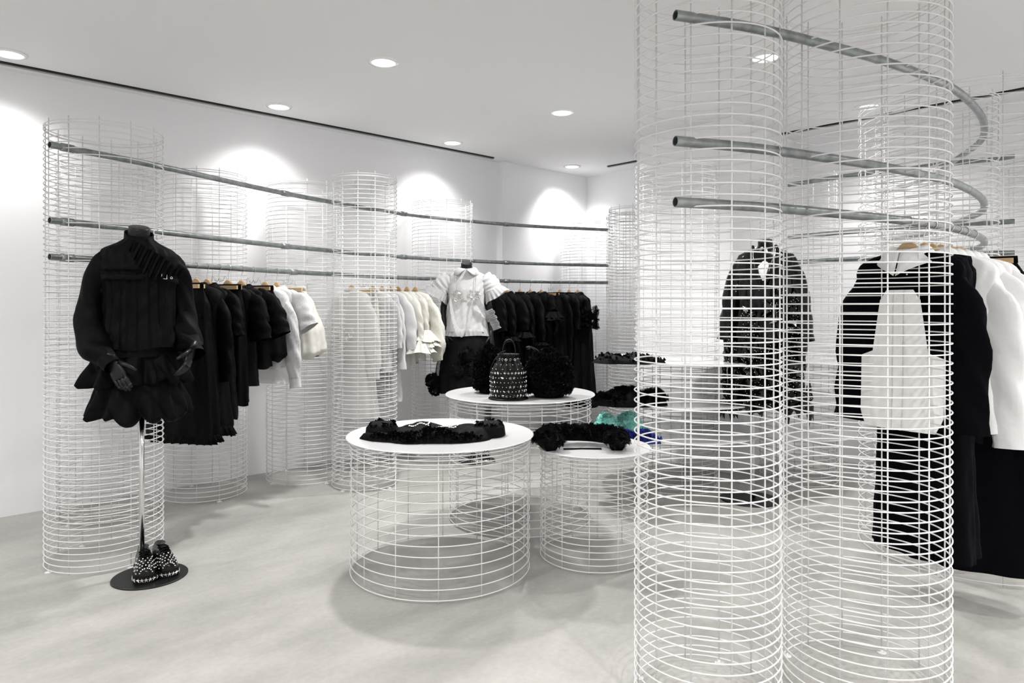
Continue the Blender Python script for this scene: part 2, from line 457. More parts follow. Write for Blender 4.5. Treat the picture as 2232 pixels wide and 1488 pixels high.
LEFT_RAIL = rail('lowest of three galvanized pipes along the long wall, clothes hang on it', LPLAN, ZL[0], 'galvanized pipes along the long wall', (.03, .42, .8))
rail('middle of three galvanized pipes along the long wall', LPLAN, ZL[1], 'galvanized pipes along the long wall', (.03, .4, .62, .8))
rail('topmost of three galvanized pipes along the long wall', LPLAN, ZL[2], 'galvanized pipes along the long wall', (.03, .4, .62, .8))
RPX = [(1472, 33), (1600, 53), (1700, 73), (1800, 98), (1900, 125), (2000, 159), (2080, 195), (2130, 240), (2145, 275), (2135, 310), (2083, 348), (2024, 387), (1925, 420)]
KR = .91
RPLAN = [P(x, KR * F / (HY - y)) for x, y in RPX]
ZR = [EYE + .325, EYE + .516, EYE + KR]
RIGHT_RAIL = rail('lowest of three curved galvanized pipes, shirts hang on it', RPLAN, ZR[0], 'curved galvanized pipes')
rail('middle of three curved galvanized pipes bending round behind the tall cage', RPLAN, ZR[1], 'curved galvanized pipes')
rail('topmost of three curved galvanized pipes bending round behind the tall cage', RPLAN, ZR[2], 'curved galvanized pipes')
BPLAN = [(5.14, 1.00), (5.06, 1.45), (5.04, 1.95), (5.10, 2.40)]
rail('topmost of three short pipes through the empty shelf tower', BPLAN, ZR[2], 'short pipes near the far wall')
rail('middle of three short pipes through the empty shelf tower', BPLAN, ZR[1], 'short pipes near the far wall')
rail('lowest of three short pipes through the empty shelf tower', BPLAN, ZR[0], 'short pipes near the far wall')

# ================================================================ clothes: shared builders
def lerp(a, b, t): return a + (b - a) * t
def keyed(keys, n):
    "smooth interpolation of key rows (first column is the parameter)"
    out = []
    z0, z1 = keys[0][0], keys[-1][0]
    for i in range(n):
        z = lerp(z0, z1, i / (n - 1)); s = -1 if z1 < z0 else 1
        for k in range(len(keys) - 1):
            a, b = keys[k], keys[k + 1]
            if (z - a[0]) * s >= -1e-9 and (b[0] - z) * s >= -1e-9:
                t = (z - a[0]) / (b[0] - a[0]) if b[0] != a[0] else 0
                t2 = t * t * (3 - 2 * t) * .5 + t * .5
                out.append((z,) + tuple(lerp(p, q, t2) for p, q in zip(a[1:], b[1:]))); break
    return out
def ring(w, t, z, seg, off=None, sq=2.2, cx=0, cy=0):
    r = []
    for i in range(seg):
        a = 2 * pi * i / seg; c, s = cos(a), sin(a)
        k = (abs(c) ** sq + abs(s) ** sq) ** (-1 / sq)
        e = off(a) if off else 0
        r.append((cx + (w + e) * c * k, cy + (t + e) * s * k, z))
    return r
def body_loft(mb, keys, n, seg, rng, fold=.01, count=7, sq=2.2, hem=0, grow=1.3, pleat=None):
    f1, f2 = wob(rng, 5, 2, count), wob(rng, 4, count, count * 2)
    hm = wob(rng, 3, 2, 5)
    z0, z1 = keys[0][0], keys[-1][0]; rows = []
    for z, w, t in keyed(keys, n):
        u = (z - z0) / (z1 - z0); ph = u * .5
        def off(a, u=u):
            e = fold * (u ** grow) * f1(a + .25 * u) + fold * .55 * u * f2(a - .3 * u) + .0025 * f2(a * 1 + 3 * u)
            if pleat: e += pleat[1] * min(1, u * 2.5) * ((a * pleat[0] / (2 * pi)) % 1.0 - .5)
            return e
        R = ring(w, t, z, seg, off, sq)
        if hem: R = [(x, y, zz + hem * u * u * hm(2 * pi * i / seg)) for i, (x, y, zz) in enumerate(R)]
        rows.append(R)
    mb.loft(rows); return rows
def limb(mb, pts, radii, rng, seg=20, n=16, squash=.68, fold=.006, yaxis=(0, 1, 0), cap=False):
    "sleeve: flattened tube through pts with wandering creases"
    path = smooth_path(pts, max(2, n // (len(pts) - 1))); m = len(path); y = Vector(yaxis)
    f = wob(rng, 4, 2, 6); rows = []
    for i, p in enumerate(path):
        u = i / (m - 1); k = u * (len(radii) - 1); j = min(int(k), len(radii) - 2); r = lerp(radii[j], radii[j + 1], k - j)
        t = (path[min(i + 1, m - 1)] - path[max(i - 1, 0)]).normalized()
        b = (y - t * y.dot(t)).normalized(); a = b.cross(t)
        row = []
        for q in range(seg):
            th = 2 * pi * q / seg; rr = r + fold * (f(th + 4 * u) + .5 * sin(26 * u + 2 * th))
            row.append(tuple(p + a * (rr * cos(th)) + b * (rr * squash * sin(th))))
        rows.append(row)
    mb.loft(rows, True, False, cap); return path
def shirt_collar(mb, w, t, z, stand=.03, fall=.045, tip=.03, gap=.16, spread=.016, rounded=False):
    "stand-and-fall collar open at the front (-y)"
    n = 30; A, B, C, D = [], [], [], []
    for i in range(n + 1):
        u = i / n; a = -pi / 2 + gap + (2 * pi - 2 * gap) * u
        e = abs(2 * u - 1) ** 5; fr = 1 - e * .25
        x, y = cos(a), sin(a)
        zf = -.018 * max(0, -y)
        tp = tip * e if not rounded else -fall * .75 * max(0, abs(2 * u - 1) - .86) / .14 * .9
        A.append((w * x, t * y, z + zf)); B.append((w * .96 * x, t * .96 * y, z + stand + zf))
        C.append(((w + spread * .7) * x, (t + spread * .7) * y, z + stand - .012 + zf))
        D.append(((w + spread * 1.9) * x, (t + spread * 1.9 + .012 * e) * y, z + stand - fall - tp + zf))
    mb.grid([A, B, C, D])

# ---------------------------------------------------------------- hangers
def hook_path():
    r = PR + .0024; p = [(r * cos(radians(a)), 0, r * sin(radians(a))) for a in range(200, -61, -20)]
    return p + [(.004, 0, -.035), (0, 0, -.05), (0, 0, -.080)]
_m = MB(); _m.tube(smooth_path(hook_path(), 2), .0019, 6); HOOK_ME = _m.mesh('hook', M_CHROME)
def wood_body():
    mb = MB(); rows = []
    n = 30
    for i in range(n + 1):
        x = lerp(-.19, .19, i / n); u = abs(x) / .19
        q = min(1, abs(x) / .078); top = -.074 - .054 * q * q * (3 - 2 * q) - .052 * max(0, (abs(x) - .06) / .13) ** .9
        hgt = .022 + .036 * (1 - q) ** .8
        y = .012 * (u ** 2)
        th = .0065 + .001 * u
        rows.append([(x, y - th, top - .005), (x, y - th * .4, top), (x, y + th * .4, top), (x, y + th, top - .005), (x, y + th, top - hgt + .004), (x, y, top - hgt), (x, y - th, top - hgt + .004)])
    mb.loft(rows, True, True, True); return mb.mesh('shoulder_bar', M_WOOD)
WOOD_ME = wood_body()
def clip_meshes():
    mb = MB()
    for s in (-1, 1):
        mb.tube(smooth_path([(0, 0, -.07), (s * .012, 0, -.088), (s * .03, 0, -.082), (s * .042, 0, -.06), (s * .05, 0, -.058), (s * .058, .004, -.085), (s * .07, .008, -.122)], 5), .0015, 6)
        mb.tube(smooth_path([(s * .01, -.004, -.092), (s * .018, -.006, -.075), (s * .028, -.006, -.085)], 4), .0015, 6)
    w = mb.mesh('spring_wire', M_CHROME)
    mb = MB(); mb.box((0, 0, -.127), (.152, .005, .0115)); return w, mb.mesh('clamp_bar', M_WOOD, False)
SPRING_ME, CLAMP_ME = clip_meshes()
def hanger(label, x, y, z, rz, clip=False, grp=None, sx=1.0):
    t = thing('clip_hanger' if clip else 'wooden_hanger', label, 'hanger', (x, y, z), rz, grp)
    place('hook', HOOK_ME, t)
    if clip:
        place('spring_wire', SPRING_ME, t)
        place('clamp_bar', CLAMP_ME, t, (0, -.019, 0)); place('clamp_bar', CLAMP_ME, t, (0, .019, 0))
    else: place('shoulder_bar', WOOD_ME, t).scale = (sx, 1, 1)
    return t

# ---------------------------------------------------------------- hanging garments, origin at the pipe centre, front towards -y
def hang_top(name, label, cat, loc, rz, m, L, seed, ws=.198, wh=.23, th=.055, fold=.014, sl=None, collar=None, grp=None, hemruffle=0, cuff=None,
             collar_m=None, placket=True, trim=None, hem=.012, wide=None):
    rng = random.Random(seed); t = thing(name, label, cat, loc, rz, grp)
    zb = -.122 - L; mb = MB()
    keys = [(-.117, .060, .040), (-.123, .085, .045), (-.138, .15, .046), (-.158, ws - .012, th * .75), (-.190, ws + .004, th * .9), (-.36, ws * .96, th * 1.05), (zb * .6 - .16, (ws + wh) / 2, th * 1.15), (zb, wh, th * 1.35)]
    keys = [k for i, k in enumerate(keys) if i < 5 or i == len(keys) - 1 or (k[0] < keys[4][0] - .02 and k[0] > zb + .03)]
    ks = keys[:5] + sorted(keys[5:], key=lambda k: -k[0])
    body_loft(mb, ks, 44, 72, rng, fold, 7, 2.3, hem)
    mb.build('torso_panel', m, t)
    if sl:
        for s in (-1, 1):
            mb = MB(); l = sl.get('len', .5); o = sl.get('out', .10); r0 = sl.get('r0', .072); r1 = sl.get('r1', .05); pf = sl.get('puff', 0); fw = sl.get('fwd', -.02)
            p0 = (s * (ws - .085), 0, -.170); p1 = (s * (ws - .012 + o * .30), fw * .2, -.185 - l * .28); p2 = (s * (ws - .01 + o * .70), fw * .7, -.185 - l * .66); p3 = (s * (ws - .012 + o), fw, -.185 - l)
            rr = [r0 * .55, r0 * .92, lerp(r0, r1, .4) + pf * .7, lerp(r0, r1, .75) + pf, r1]
            path = limb(mb, [p0, p1, p2, p3], rr, rng, 24, 21, sl.get('sq', .38), .009)
            sv = mb.build('sleeve', sl.get('m', m), t)
            if cuff:
                d = (path[-1] - path[-2]).normalized(); e = path[-1]
                mb = MB(); limb(mb, [e - d * .004, e + d * cuff * .5, e + d * cuff], [r1 + .004, r1 + .005, r1 + .005], rng, 20, 4, .48, .002)
                mb.build('cuff', sl.get('m', m), sv)
            if sl.get('ruffle'):
                mb = MB(); e = path[-1]; n = 60
                for lv in range(sl.get('rows', 1)):
                    e = path[-1 - lv * 3]
                    ring_ = [(e.x + (r1 + .004) * cos(2 * pi * i / n), e.y + (r1 + .004) * .62 * sin(2 * pi * i / n), e.z) for i in range(n + 1)]
                    mb.ruffle(ring_, (0, 0, -1), lambda i: (cos(2 * pi * i / n), sin(2 * pi * i / n), 0), sl['ruffle'], 13, .012, rng, 3, .9)
                mb.build('sleeve_frill', sl.get('fm', m), sv)
    if collar:
        mb = MB()
        if collar == 'shirt': shirt_collar(mb, .066, .044, -.128)
        elif collar == 'big': shirt_collar(mb, .068, .046, -.130, .036, .056, .045, .03, .022); mb.loft([ring(.072, .060, -.158, 36), ring(.065, .050, -.135, 36), ring(.063, .044, -.110, 36)])
        elif collar == 'band':
            mb.loft([ring(.066, .046, -.135, 40), ring(.064, .044, -.12, 40), ring(.062, .042, -.104, 40)])
        elif collar == 'frill':
            n = 70; rg = [(.062 * cos(2 * pi * i / n), .042 * sin(2 * pi * i / n), -.118) for i in range(n + 1)]
            mb.ruffle(rg, (0, 0, 1), lambda i: (cos(2 * pi * i / n), sin(2 * pi * i / n), 0), .022, 12, .008, rng, 2, .4)
        mb.build('collar', collar_m or m, t, thick=.0015)
    if placket:
        mb = MB(); rows = []
        for i in range(24):
            u = i / 23; z = lerp(-.150, zb + .012, u); k = keyed(ks, 60)
            tt = min(k, key=lambda q: abs(q[0] - z))[2] + fold * u + .005
            rows.append([(-.016, -tt + .003, z), (-.014, -tt, z), (.014, -tt, z), (.016, -tt + .003, z)])
        mb.grid(rows); mb.build('placket', m, t)
    if hemruffle:
        mb = MB(); n = 160
        rg = [(wh * cos(2 * pi * i / n), th * 1.35 * sin(2 * pi * i / n), zb + .01) for i in range(n + 1)]
        mb.ruffle(rg, (0, 0, -1), lambda i: (cos(2 * pi * i / n), sin(2 * pi * i / n), 0), hemruffle, 30, .014, rng, 4, .35)
        mb.build('hem_frill', m, t)
    return t, ks
def hang_bottom(name, label, cat, loc, rz, m, L, seed, ww=.16, wh=.26, th=.10, fold=.02, bubble=0, grp=None, hemruffle=0, legs=False, count=9, tm=None):
    rng = random.Random(seed); t = thing(name, label, cat, loc, rz, grp)
    z0 = -.118; zb = z0 - L
    mb = MB(); mb.loft([ring(ww + .004, .012, z0 + .012, 56), ring(ww + .005, .014, z0, 56), ring(ww + .006, .0135, z0 - .020, 56)]); mb.build('waistband', m, t, thick=.002)
    if bubble:
        keys = [(z0 - .012, ww, .013), (z0 - .10, lerp(ww, wh, .55), th * .6), (z0 - L * .62, wh * 1.02, th * 1.1), (zb + .04, wh * 1.05, th * 1.15), (zb, wh * .84, th * .8)]
    else:
        keys = [(z0 - .012, ww, .013), (z0 - .12, lerp(ww, wh, .45), th * .55), (z0 - L * .6, lerp(ww, wh, .85), th * .9), (zb, wh, th)]
    if legs:
        for s in (-1, 1):
            mb = MB(); kk = [(z, w * .52, t_) for z, w, t_ in keys]
            f = wob(rng, 4, 3, 7); rows = []
            for z, w, t_ in keyed(kk, 30):
                u = (z - kk[0][0]) / (zb - kk[0][0])
                rows.append(ring(w, t_, z, 40, lambda a: fold * u * f(a + u), 2.2, s * w * .94))
            mb.loft(rows); mb.build('leg', m, t)
    else:
        mb = MB(); body_loft(mb, keys, 34, 96, rng, fold, count, 2.2, .012, .8); mb.build('skirt_panel', m, t)
    if tm:
        mb = MB(); k2 = [(z + .004, w * 1.04 + .012, tt * 1.1 + .012) for z, w, tt in keys]; k2[-1] = (zb - .02, k2[-1][1] * 1.06, k2[-1][2] * 1.1)
        body_loft(mb, k2, 26, 96, rng, fold * 1.3, count + 3, 2.2, .012, .8); mb.build('tulle_layer', tm, t)
    if hemruffle:
        mb = MB(); n = 160
        rg = [(wh * cos(2 * pi * i / n), th * sin(2 * pi * i / n), zb + .012) for i in range(n + 1)]
        mb.ruffle(rg, (0, 0, -1), lambda i: (cos(2 * pi * i / n), sin(2 * pi * i / n), 0), hemruffle, 30, .016, rng, 4, .3)
        mb.build('hem_frill', m, t)
    return t
def petals_on(mb, pts, size, rng, n_each=1, curl=.5):
    for p, nn in pts:
        for _ in range(n_each):
            mb.petal(p, Vector(nn) + Vector((rng.uniform(-.4, .4), rng.uniform(-.4, .4), rng.uniform(-.4, .4))), size * rng.uniform(.7, 1.3), rng, curl)

def on_rail(path, px, lo=0.0, hi=1.0):
    n = len(path); a0, b0 = int(lo * (n - 1)), int(hi * (n - 1))
    def col(p):
        d = p.x * FW[0] + p.y * FW[1]; l = p.x * RT[0] + p.y * RT[1]
        return CX + F * l / d, d
    for i in range(a0, b0):
        c0, d0 = col(path[i]); c1, d1 = col(path[i + 1])
        if (c0 - px) * (c1 - px) <= 0 and c0 != c1:
            t = (px - c0) / (c1 - c0); p = path[i].lerp(path[i + 1], t); T = (path[i + 1] - path[i]).normalized()
            return p.x, p.y, lerp(d0, d1, t), atan2(-T.x, T.y)
    raise ValueError('no rail at column %s' % px)
SMALL = dict(len=.19, out=.07, r0=.082, r1=.080)
def LG(px): return on_rail(LEFT_RAIL, px)
def length(py, d, zr): return zr - .122 - Z(py, d)

# ---------------------------------------------------------------- black and white clothes at the near end of the long pipe
HG1 = 'wooden hangers at the near end of the long pipe'
CG1 = 'clip hangers at the near end of the long pipe'
near = [
 # px, kind, bottom row, label, hanger label, options
 (400, 'skirt', 945, 'long black skirt with frilled hem on a clip hanger, half hidden by the black blouse', 'clip hanger next to the black blouse mannequin, holding a long black skirt', dict(wh=.27, th=.11, hemruffle=.05)),
 (427, 'top', 925, 'long black shirt dress with a ruffled front and frilled hem', 'wooden hanger second from the black blouse mannequin', dict(wh=.25, th=.085, collar='shirt', sl=dict(len=.50, out=.06, r0=.075, r1=.05), hemruffle=.06, hem=.02, fr=True)),
 (451, 'top', 905, 'long black dress with straight short sleeves behind the ruffled one', 'wooden hanger in the shade of the ruffled black dress', dict(wh=.235, th=.075, collar='shirt', sl=dict(len=.24, out=.05, r0=.085, r1=.085))),
 (477, 'skirt', 880, 'plain black midi skirt with a black waistband on a clip hanger', 'clip hanger holding the plain black midi skirt', dict(wh=.21, th=.07)),
 (497, 'top', 838, 'black tunic with elbow sleeves behind the midi skirt', 'wooden hanger behind the plain black midi skirt', dict(wh=.22, th=.065, sl=dict(len=.27, out=.07, r0=.085, r1=.08), collar='band')),
 (526, 'top', 800, 'black shirt with pointed collar and wide short sleeves', 'wooden hanger in the wide sleeved black shirt', dict(wh=.22, th=.065, collar='shirt', sl=dict(len=.25, out=.11, r0=.095, r1=.10))),
 (552, 'shorts', 785, 'black puffed shorts clipped in front of the white shirts', 'clip hanger holding the black puffed shorts', dict(wh=.235, th=.10, bubble=1)),
 (578, 'top', 800, 'white long sleeved shirt with a sheer pleated hem next to the black shorts', 'wooden hanger in the long sleeved white shirt', dict(m='w', wh=.20, th=.06, collar='shirt', sl=dict(len=.54, out=.10, r0=.072, r1=.042, puff=.015), cuff=.055, sheerhem=.10)),
 (603, 'top', 790, 'white shirt with pointed collar and short square sleeves', 'wooden hanger in the short sleeved white shirt', dict(m='w', wh=.215, th=.06, collar='shirt', sl=dict(len=.21, out=.13, r0=.09, r1=.092))),
 (629, 'shorts', 778, 'white puffed balloon shorts at the end of the first clothes group', 'clip hanger holding the white puffed shorts', dict(m='c', wh=.285, th=.13, bubble=1, fold=.03)),
]
MM = {'b': M_BLACK, 'w': M_WHITE_DIM, 'W': M_WHITE, 'c': M_CREAM, 's': M_SHEER, 't': M_TULLE, 'k': M_BLACK2}
def hang_row(rows, where, zr, seed0, gh, gc, jit=5):
    for i, (px, kind, py, label, hl, o) in enumerate(rows):
        o = dict(o); rng = random.Random(seed0 + i)
        x, y, d, rz = where(px); rz += radians(rng.uniform(-jit, jit)) + radians(o.pop('turn', 0))
        m = MM[o.pop('m', 'b')]; fr = o.pop('fr', False); sh = o.pop('sheerhem', 0); pf = o.pop('petals', 0); name = o.pop('name', None); sil = o.pop('crystals', False)
        L = length(py, d, zr)
        if kind == 'top':
            hanger(hl, x, y, zr, rz, False, gh, min(1, o.get('ws', .198) / .198 - .03))
            t, ks = hang_top(name or ('shirt' if L < .75 else 'dress'), label, 'shirt' if L < .75 else 'dress', (x, y, zr), rz, m, L, seed0 + i, **o)
            zb = -.122 - L
            if fr:
                mb = MB()
                for s in (-1, 1):
                    path = [(s * .035 + .012 * sin(u * 9), -o.get('th', .06) * 1.15 - .02, lerp(-.2, zb, u)) for u in [k / 60 for k in range(61)]]
                    mb.ruffle(path, (s * .8, -.6, 0), lambda q: (s * .5, -1, 0), .05, 26, .014, rng, 3, .3)
                mb.build('front_frill', m, t)
            if sh:
                mb = MB(); body_loft(mb, [(zb + .03, o['wh'] - .01, .06), (zb - sh, o['wh'] + .03, .08)], 8, 96, rng, .012, 14); mb.build('sheer_hem', M_SHEER, t)
            if pf:
                mb = MB(); pts = []
                for k in range(pf):
                    s = 1 if k < pf * .7 else -1; a = rng.uniform(0, 2 * pi)
                    pts.append(((s * (.205 + o['sl'].get('out', .1) * rng.uniform(.45, 1.05)) + .07 * cos(a), .06 * sin(a), -.19 - o['sl']['len'] * rng.uniform(.35, 1.1)), (s * .6 + cos(a), sin(a), rng.uniform(-.4, .4))))
                nn = int(pf * .7)
                petals_on(mb, pts[:nn], .042, rng); mb.build('tulle_petals', M_TULLE, t)
                mb = MB(); petals_on(mb, pts[nn:], .042, rng); mb.build('tulle_petals', M_TULLE, t)
            if sil:
                mb = MB()
                for k in range(46):
                    xx = rng.uniform(-.14, .14); mb.star((xx, -.092 - .02 * rng.random(), -.36 - .10 * abs(sin(xx * 22)) - rng.uniform(0, .07)), (0, -1, 0), (0, 0, 1), rng.uniform(.007, .014), .003)
                mb.build('crystal_trim', M_SILVER, t, False)
        else:
            hanger(hl, x, y, zr, rz, True, gc)
            hang_bottom(name or ('skirt' if kind == 'skirt' else 'shorts'), label, kind if kind != 'shorts' else 'shorts', (x, y, zr), rz, m, L, seed0 + i, **o)
hang_row(near, LG, ZL[0], 100, HG1, CG1)

mid = [
 (766, 'top', 905, 'sheer white embroidered long dress inside the outline of the slim wire cage', 'wooden hanger in the sheer embroidered dress', dict(m='s', wh=.25, th=.085, collar='band', sl=dict(len=.62, out=.09, r0=.085, r1=.06, puff=.02), crystals=True, fold=.025)),
 (791, 'skirt', 800, 'cream straight skirt on a clip hanger behind the sheer dress', 'clip hanger holding the cream straight skirt', dict(m='c', wh=.20, th=.06)),
 (812, 'top', 806, 'white shirt directly behind the cream skirt', 'wooden hanger behind the cream skirt', dict(m='w', wh=.21, th=.06, sl=dict(len=.40, out=.08, r0=.08, r1=.06, puff=.015), collar='band')),
 (833, 'top', 868, 'long white shirt dress with tied cuffs, longest by the slim cage edge', 'wooden hanger in the long white shirt dress', dict(m='w', wh=.22, th=.065, sl=dict(len=.52, out=.08, r0=.075, r1=.05), cuff=.05)),
 (850, 'top', 800, 'white gathered blouse between the long shirt dress and the frilled blouses', 'wooden hanger in the white gathered blouse', dict(m='w', wh=.21, th=.06, sl=dict(len=.42, out=.09, r0=.085, r1=.06, puff=.02))),
 (868, 'top', 790, 'white silk blouse with frilled sleeve ends, first of the three airy ones', 'wooden hanger in the first airy white blouse', dict(m='c', wh=.22, th=.07, sl=dict(len=.34, out=.10, r0=.085, r1=.06, ruffle=.10), collar=None)),
 (887, 'top', 780, 'white silk blouse with layered frilled cuffs, middle of the three airy ones', 'wooden hanger in the middle airy white blouse', dict(m='c', wh=.22, th=.07, sl=dict(len=.30, out=.10, r0=.09, r1=.06, ruffle=.09, rows=2))),
 (905, 'top', 765, 'white silk blouse with big balloon sleeves next to the white blouse mannequin', 'wooden hanger next to the white blouse mannequin', dict(m='c', wh=.225, th=.075, sl=dict(len=.52, out=.14, r0=.095, r1=.05, puff=.055))),
]
hang_row(mid, LG, ZL[0], 200, 'wooden hangers behind the slim wire cage', None)
far = [
 (1062, 'top', 840, 'black dress half hidden behind the white blouse mannequin', 'wooden hanger hidden by the white frilled sleeve', dict(wh=.24, th=.07, sl=dict(len=.30, out=.08, r0=.09, r1=.07), collar='shirt')),
 (1082, 'top', 845, 'black dress with puffed elbow sleeves beside the white frilled sleeve', 'wooden hanger peeping out by the white frilled sleeve', dict(wh=.24, th=.07, sl=dict(len=.34, out=.10, r0=.095, r1=.06, puff=.02, ruffle=.04), collar='shirt')),
 (1105, 'top', 845, 'black collared dress with frill cuffs over the drawstring bag handle', 'wooden hanger above the studded bucket bag', dict(wh=.25, th=.07, sl=dict(len=.30, out=.10, r0=.095, r1=.07, puff=.02, ruffle=.05), collar='shirt')),
 (1133, 'top', 850, 'black dress with long narrow sleeves over the strap of the fluffy bag', 'wooden hanger above the strap of the fluffy bag', dict(wh=.25, th=.07, sl=dict(len=.42, out=.08, r0=.08, r1=.055), collar='band', name='dress')),
 (1156, 'top', 850, 'black dress with long gathered cuffs over the fluffy bag', 'wooden hanger in the dress with gathered cuffs', dict(wh=.25, th=.07, sl=dict(len=.40, out=.10, r0=.09, r1=.055, puff=.02, ruffle=.03), collar='shirt')),
 (1180, 'top', 855, 'black dress with ruffled cap sleeves next to the tulle skirt', 'wooden hanger in the cap sleeved black dress', dict(wh=.25, th=.08, sl=dict(len=.13, out=.09, r0=.09, r1=.09, ruffle=.06, rows=2), collar='shirt')),
 (1200, 'skirt', 850, 'black skirt with a tulle layer on the clip hanger among the far black dresses', 'only clip hanger in the row of black dresses at the far pipe end', dict(wh=.24, th=.10, tm=M_TULLE)),
 (1220, 'top', 850, 'plain black coat with long straight sleeves', 'wooden hanger in the plain black coat', dict(wh=.23, th=.07, sl=dict(len=.58, out=.06, r0=.075, r1=.055), name='coat', collar='band')),
 (1240, 'top', 855, 'long black dress between the plain coat and the tulle dress', 'wooden hanger between the plain coat and the tulle dress', dict(wh=.25, th=.08, sl=dict(len=.30, out=.06, r0=.085, r1=.075), collar='band')),
 (1259, 'top', 872, 'long black tulle dress with petal covered short sleeves at the row end', 'wooden hanger at the pipe end in the tulle dress', dict(m='b', wh=.27, th=.12, sl=dict(len=.24, out=.10, r0=.09, r1=.085), collar='shirt', petals=190, hemruffle=.05)),
]
hang_row(far, LG, ZL[0], 300, 'wooden hangers at the far end of the long pipe', None)

# ---------------------------------------------------------------- shirts on the curved pipe
def RG(px): return on_rail(RIGHT_RAIL, px, 0, .62)
shirts = [
 (2014, 'top', 1195, 'long black dress hanging below the black and white hybrid shirt', 'wooden hanger second behind the tall cage', dict(m='k', ws=.165, wh=.195, th=.09, collar=None, placket=False, fold=.012, hem=.01)),
 (2032, 'top', 952, 'black sleeveless coat with white collar hanging just outside the tall cage', 'wooden hanger third behind the tall cage', dict(m='k', ws=.150, wh=.165, th=.06, collar='big', cm=1, placket=False)),
 (2050, 'top', 930, 'white cotton shirt with a long straight sleeve against the black coat', 'wooden hanger fourth behind the tall cage', dict(m='W', wh=.23, th=.06, collar='big', sl=dict(len=.68, out=.06, r0=.08, r1=.06))),
 (2068, 'top', 905, 'white cotton shirt with elbow cuffs, nearer the tall cage of the two cuffed alike', 'wooden hanger fifth behind the tall cage', dict(m='W', wh=.22, th=.06, collar='big', sl=dict(len=.40, out=.06, r0=.08, r1=.055, puff=.01), cuff=.05)),
 (2086, 'top', 905, 'white cotton shirt with elbow cuffs, next to the wide cuffed last one', 'wooden hanger sixth behind the tall cage', dict(m='W', wh=.22, th=.06, collar='big', sl=dict(len=.40, out=.08, r0=.08, r1=.055, puff=.01), cuff=.05)),
 (2102, 'top', 905, 'white cotton shirt with a wide buttoned cuff, last of the white shirts', 'wooden hanger seventh behind the tall cage', dict(m='W', wh=.22, th=.06, collar='big', sl=dict(len=.58, out=.10, r0=.085, r1=.055, puff=.01), cuff=.09)),
 (2121, 'skirt', 1228, 'floor length black skirt clipped to a bar by the broad open cage', 'clip hanger with chrome springs at the bend of the curved pipe', dict(m='k', wh=.30, th=.13, fold=.015)),
]
for r in shirts:
    cm = r[5].pop('cm', None)
    if cm: r[5]['collar_m'] = M_WHITE
hang_row(shirts, RG, ZR[0], 400, 'wooden hangers on the curved pipe', None, 2)
# the hybrid shirt in front
x, y, d, rz = RG(1979); rng = random.Random(77); zr = ZR[0]
hanger('wooden hanger of the black and white hybrid shirt, nearest the tall cage', x, y, zr, rz, False, 'wooden hangers on the curved pipe')
L = length(925, d, zr)
t, ks = hang_top('shirt', 'black shirt with white collar and pale front panel behind the tall wire cage', 'shirt', (x, y, zr), rz, M_BLACK2, L, 401,
                 ws=.198, wh=.205, th=.045, fold=.006, sl=dict(len=.60, out=.03, r0=.078, r1=.07, sq=.42), collar='big', collar_m=M_WHITE, placket=False)
kk = keyed(ks, 80)
def front(xx, z, e):
    q = min(kk, key=lambda k: abs(k[0] - z)); u = min(.995, abs(xx) / q[1])
    return -(q[2] + .008) * (1 - u ** 2.2) ** (1 / 2.2) - e
zt, zb = Z(632, d) - zr, -.122 - L - .012
zm = Z(770, d) - zr
rows = []
for i in range(28):
    z = lerp(zt, zb, i / 27); u = i / 27
    hw = lerp(.07, .105, min(1, (zt - z) / (zt - zm)))
    if z < zm: hw = .155
    if u > .9: hw *= 1 - (u - .9) * 1.6
    if i < 2: hw *= .72 + .14 * i
    rows.append([(lerp(-hw, hw, k / 20), front(lerp(-hw, hw, k / 20), z, .010 + .003 * sin(k * 1.9 + z * 8) * u), z) for k in range(21)])
mb = MB(); mb.grid(rows); p = mb.build('front_panel', M_PANEL, t); p['label'] = 'pale grey front panel'
mb = MB(); mb.grid([[(xx, front(xx, z, .016), z) for xx in (-.017, -.013, .013, .017)] for z in [lerp(zt, zb, k / 20) for k in range(21)]]); mb.build('placket', M_PANEL, p)
for s in (-1, 1):
    mb = MB(); limb(mb, [(s * .295, -.02, -.72), (s * .30, -.02, -.76), (s * .30, -.02, -.79)], [.07, .072, .072], rng, 20, 6, .45, .002)
for k in (0, 1):
    mb = MB(); mb.ball((-.022 + .045 * k, front(0, -.19, .004), -.20 - .006 * k), .004, 8, 5); mb.build('snap_button', M_SILVER, t)
cu = bpy.data.curves.new('neck_label', 'FONT'); cu.body = 'noir'; cu.size = .016; cu.align_x = 'CENTER'; cu.extrude = .0004
cu.materials.append(M_INK); tmp = bpy.data.objects.new('tmp', cu); COL.objects.link(tmp)
bpy.context.view_layer.update(); me = bpy.data.meshes.new_from_object(tmp.evaluated_get(bpy.context.evaluated_depsgraph_get())); bpy.data.objects.remove(tmp)
o = place('neck_label', me, t, (0, .030, -.134)); o.rotation_euler = (pi / 2, 0, 0)

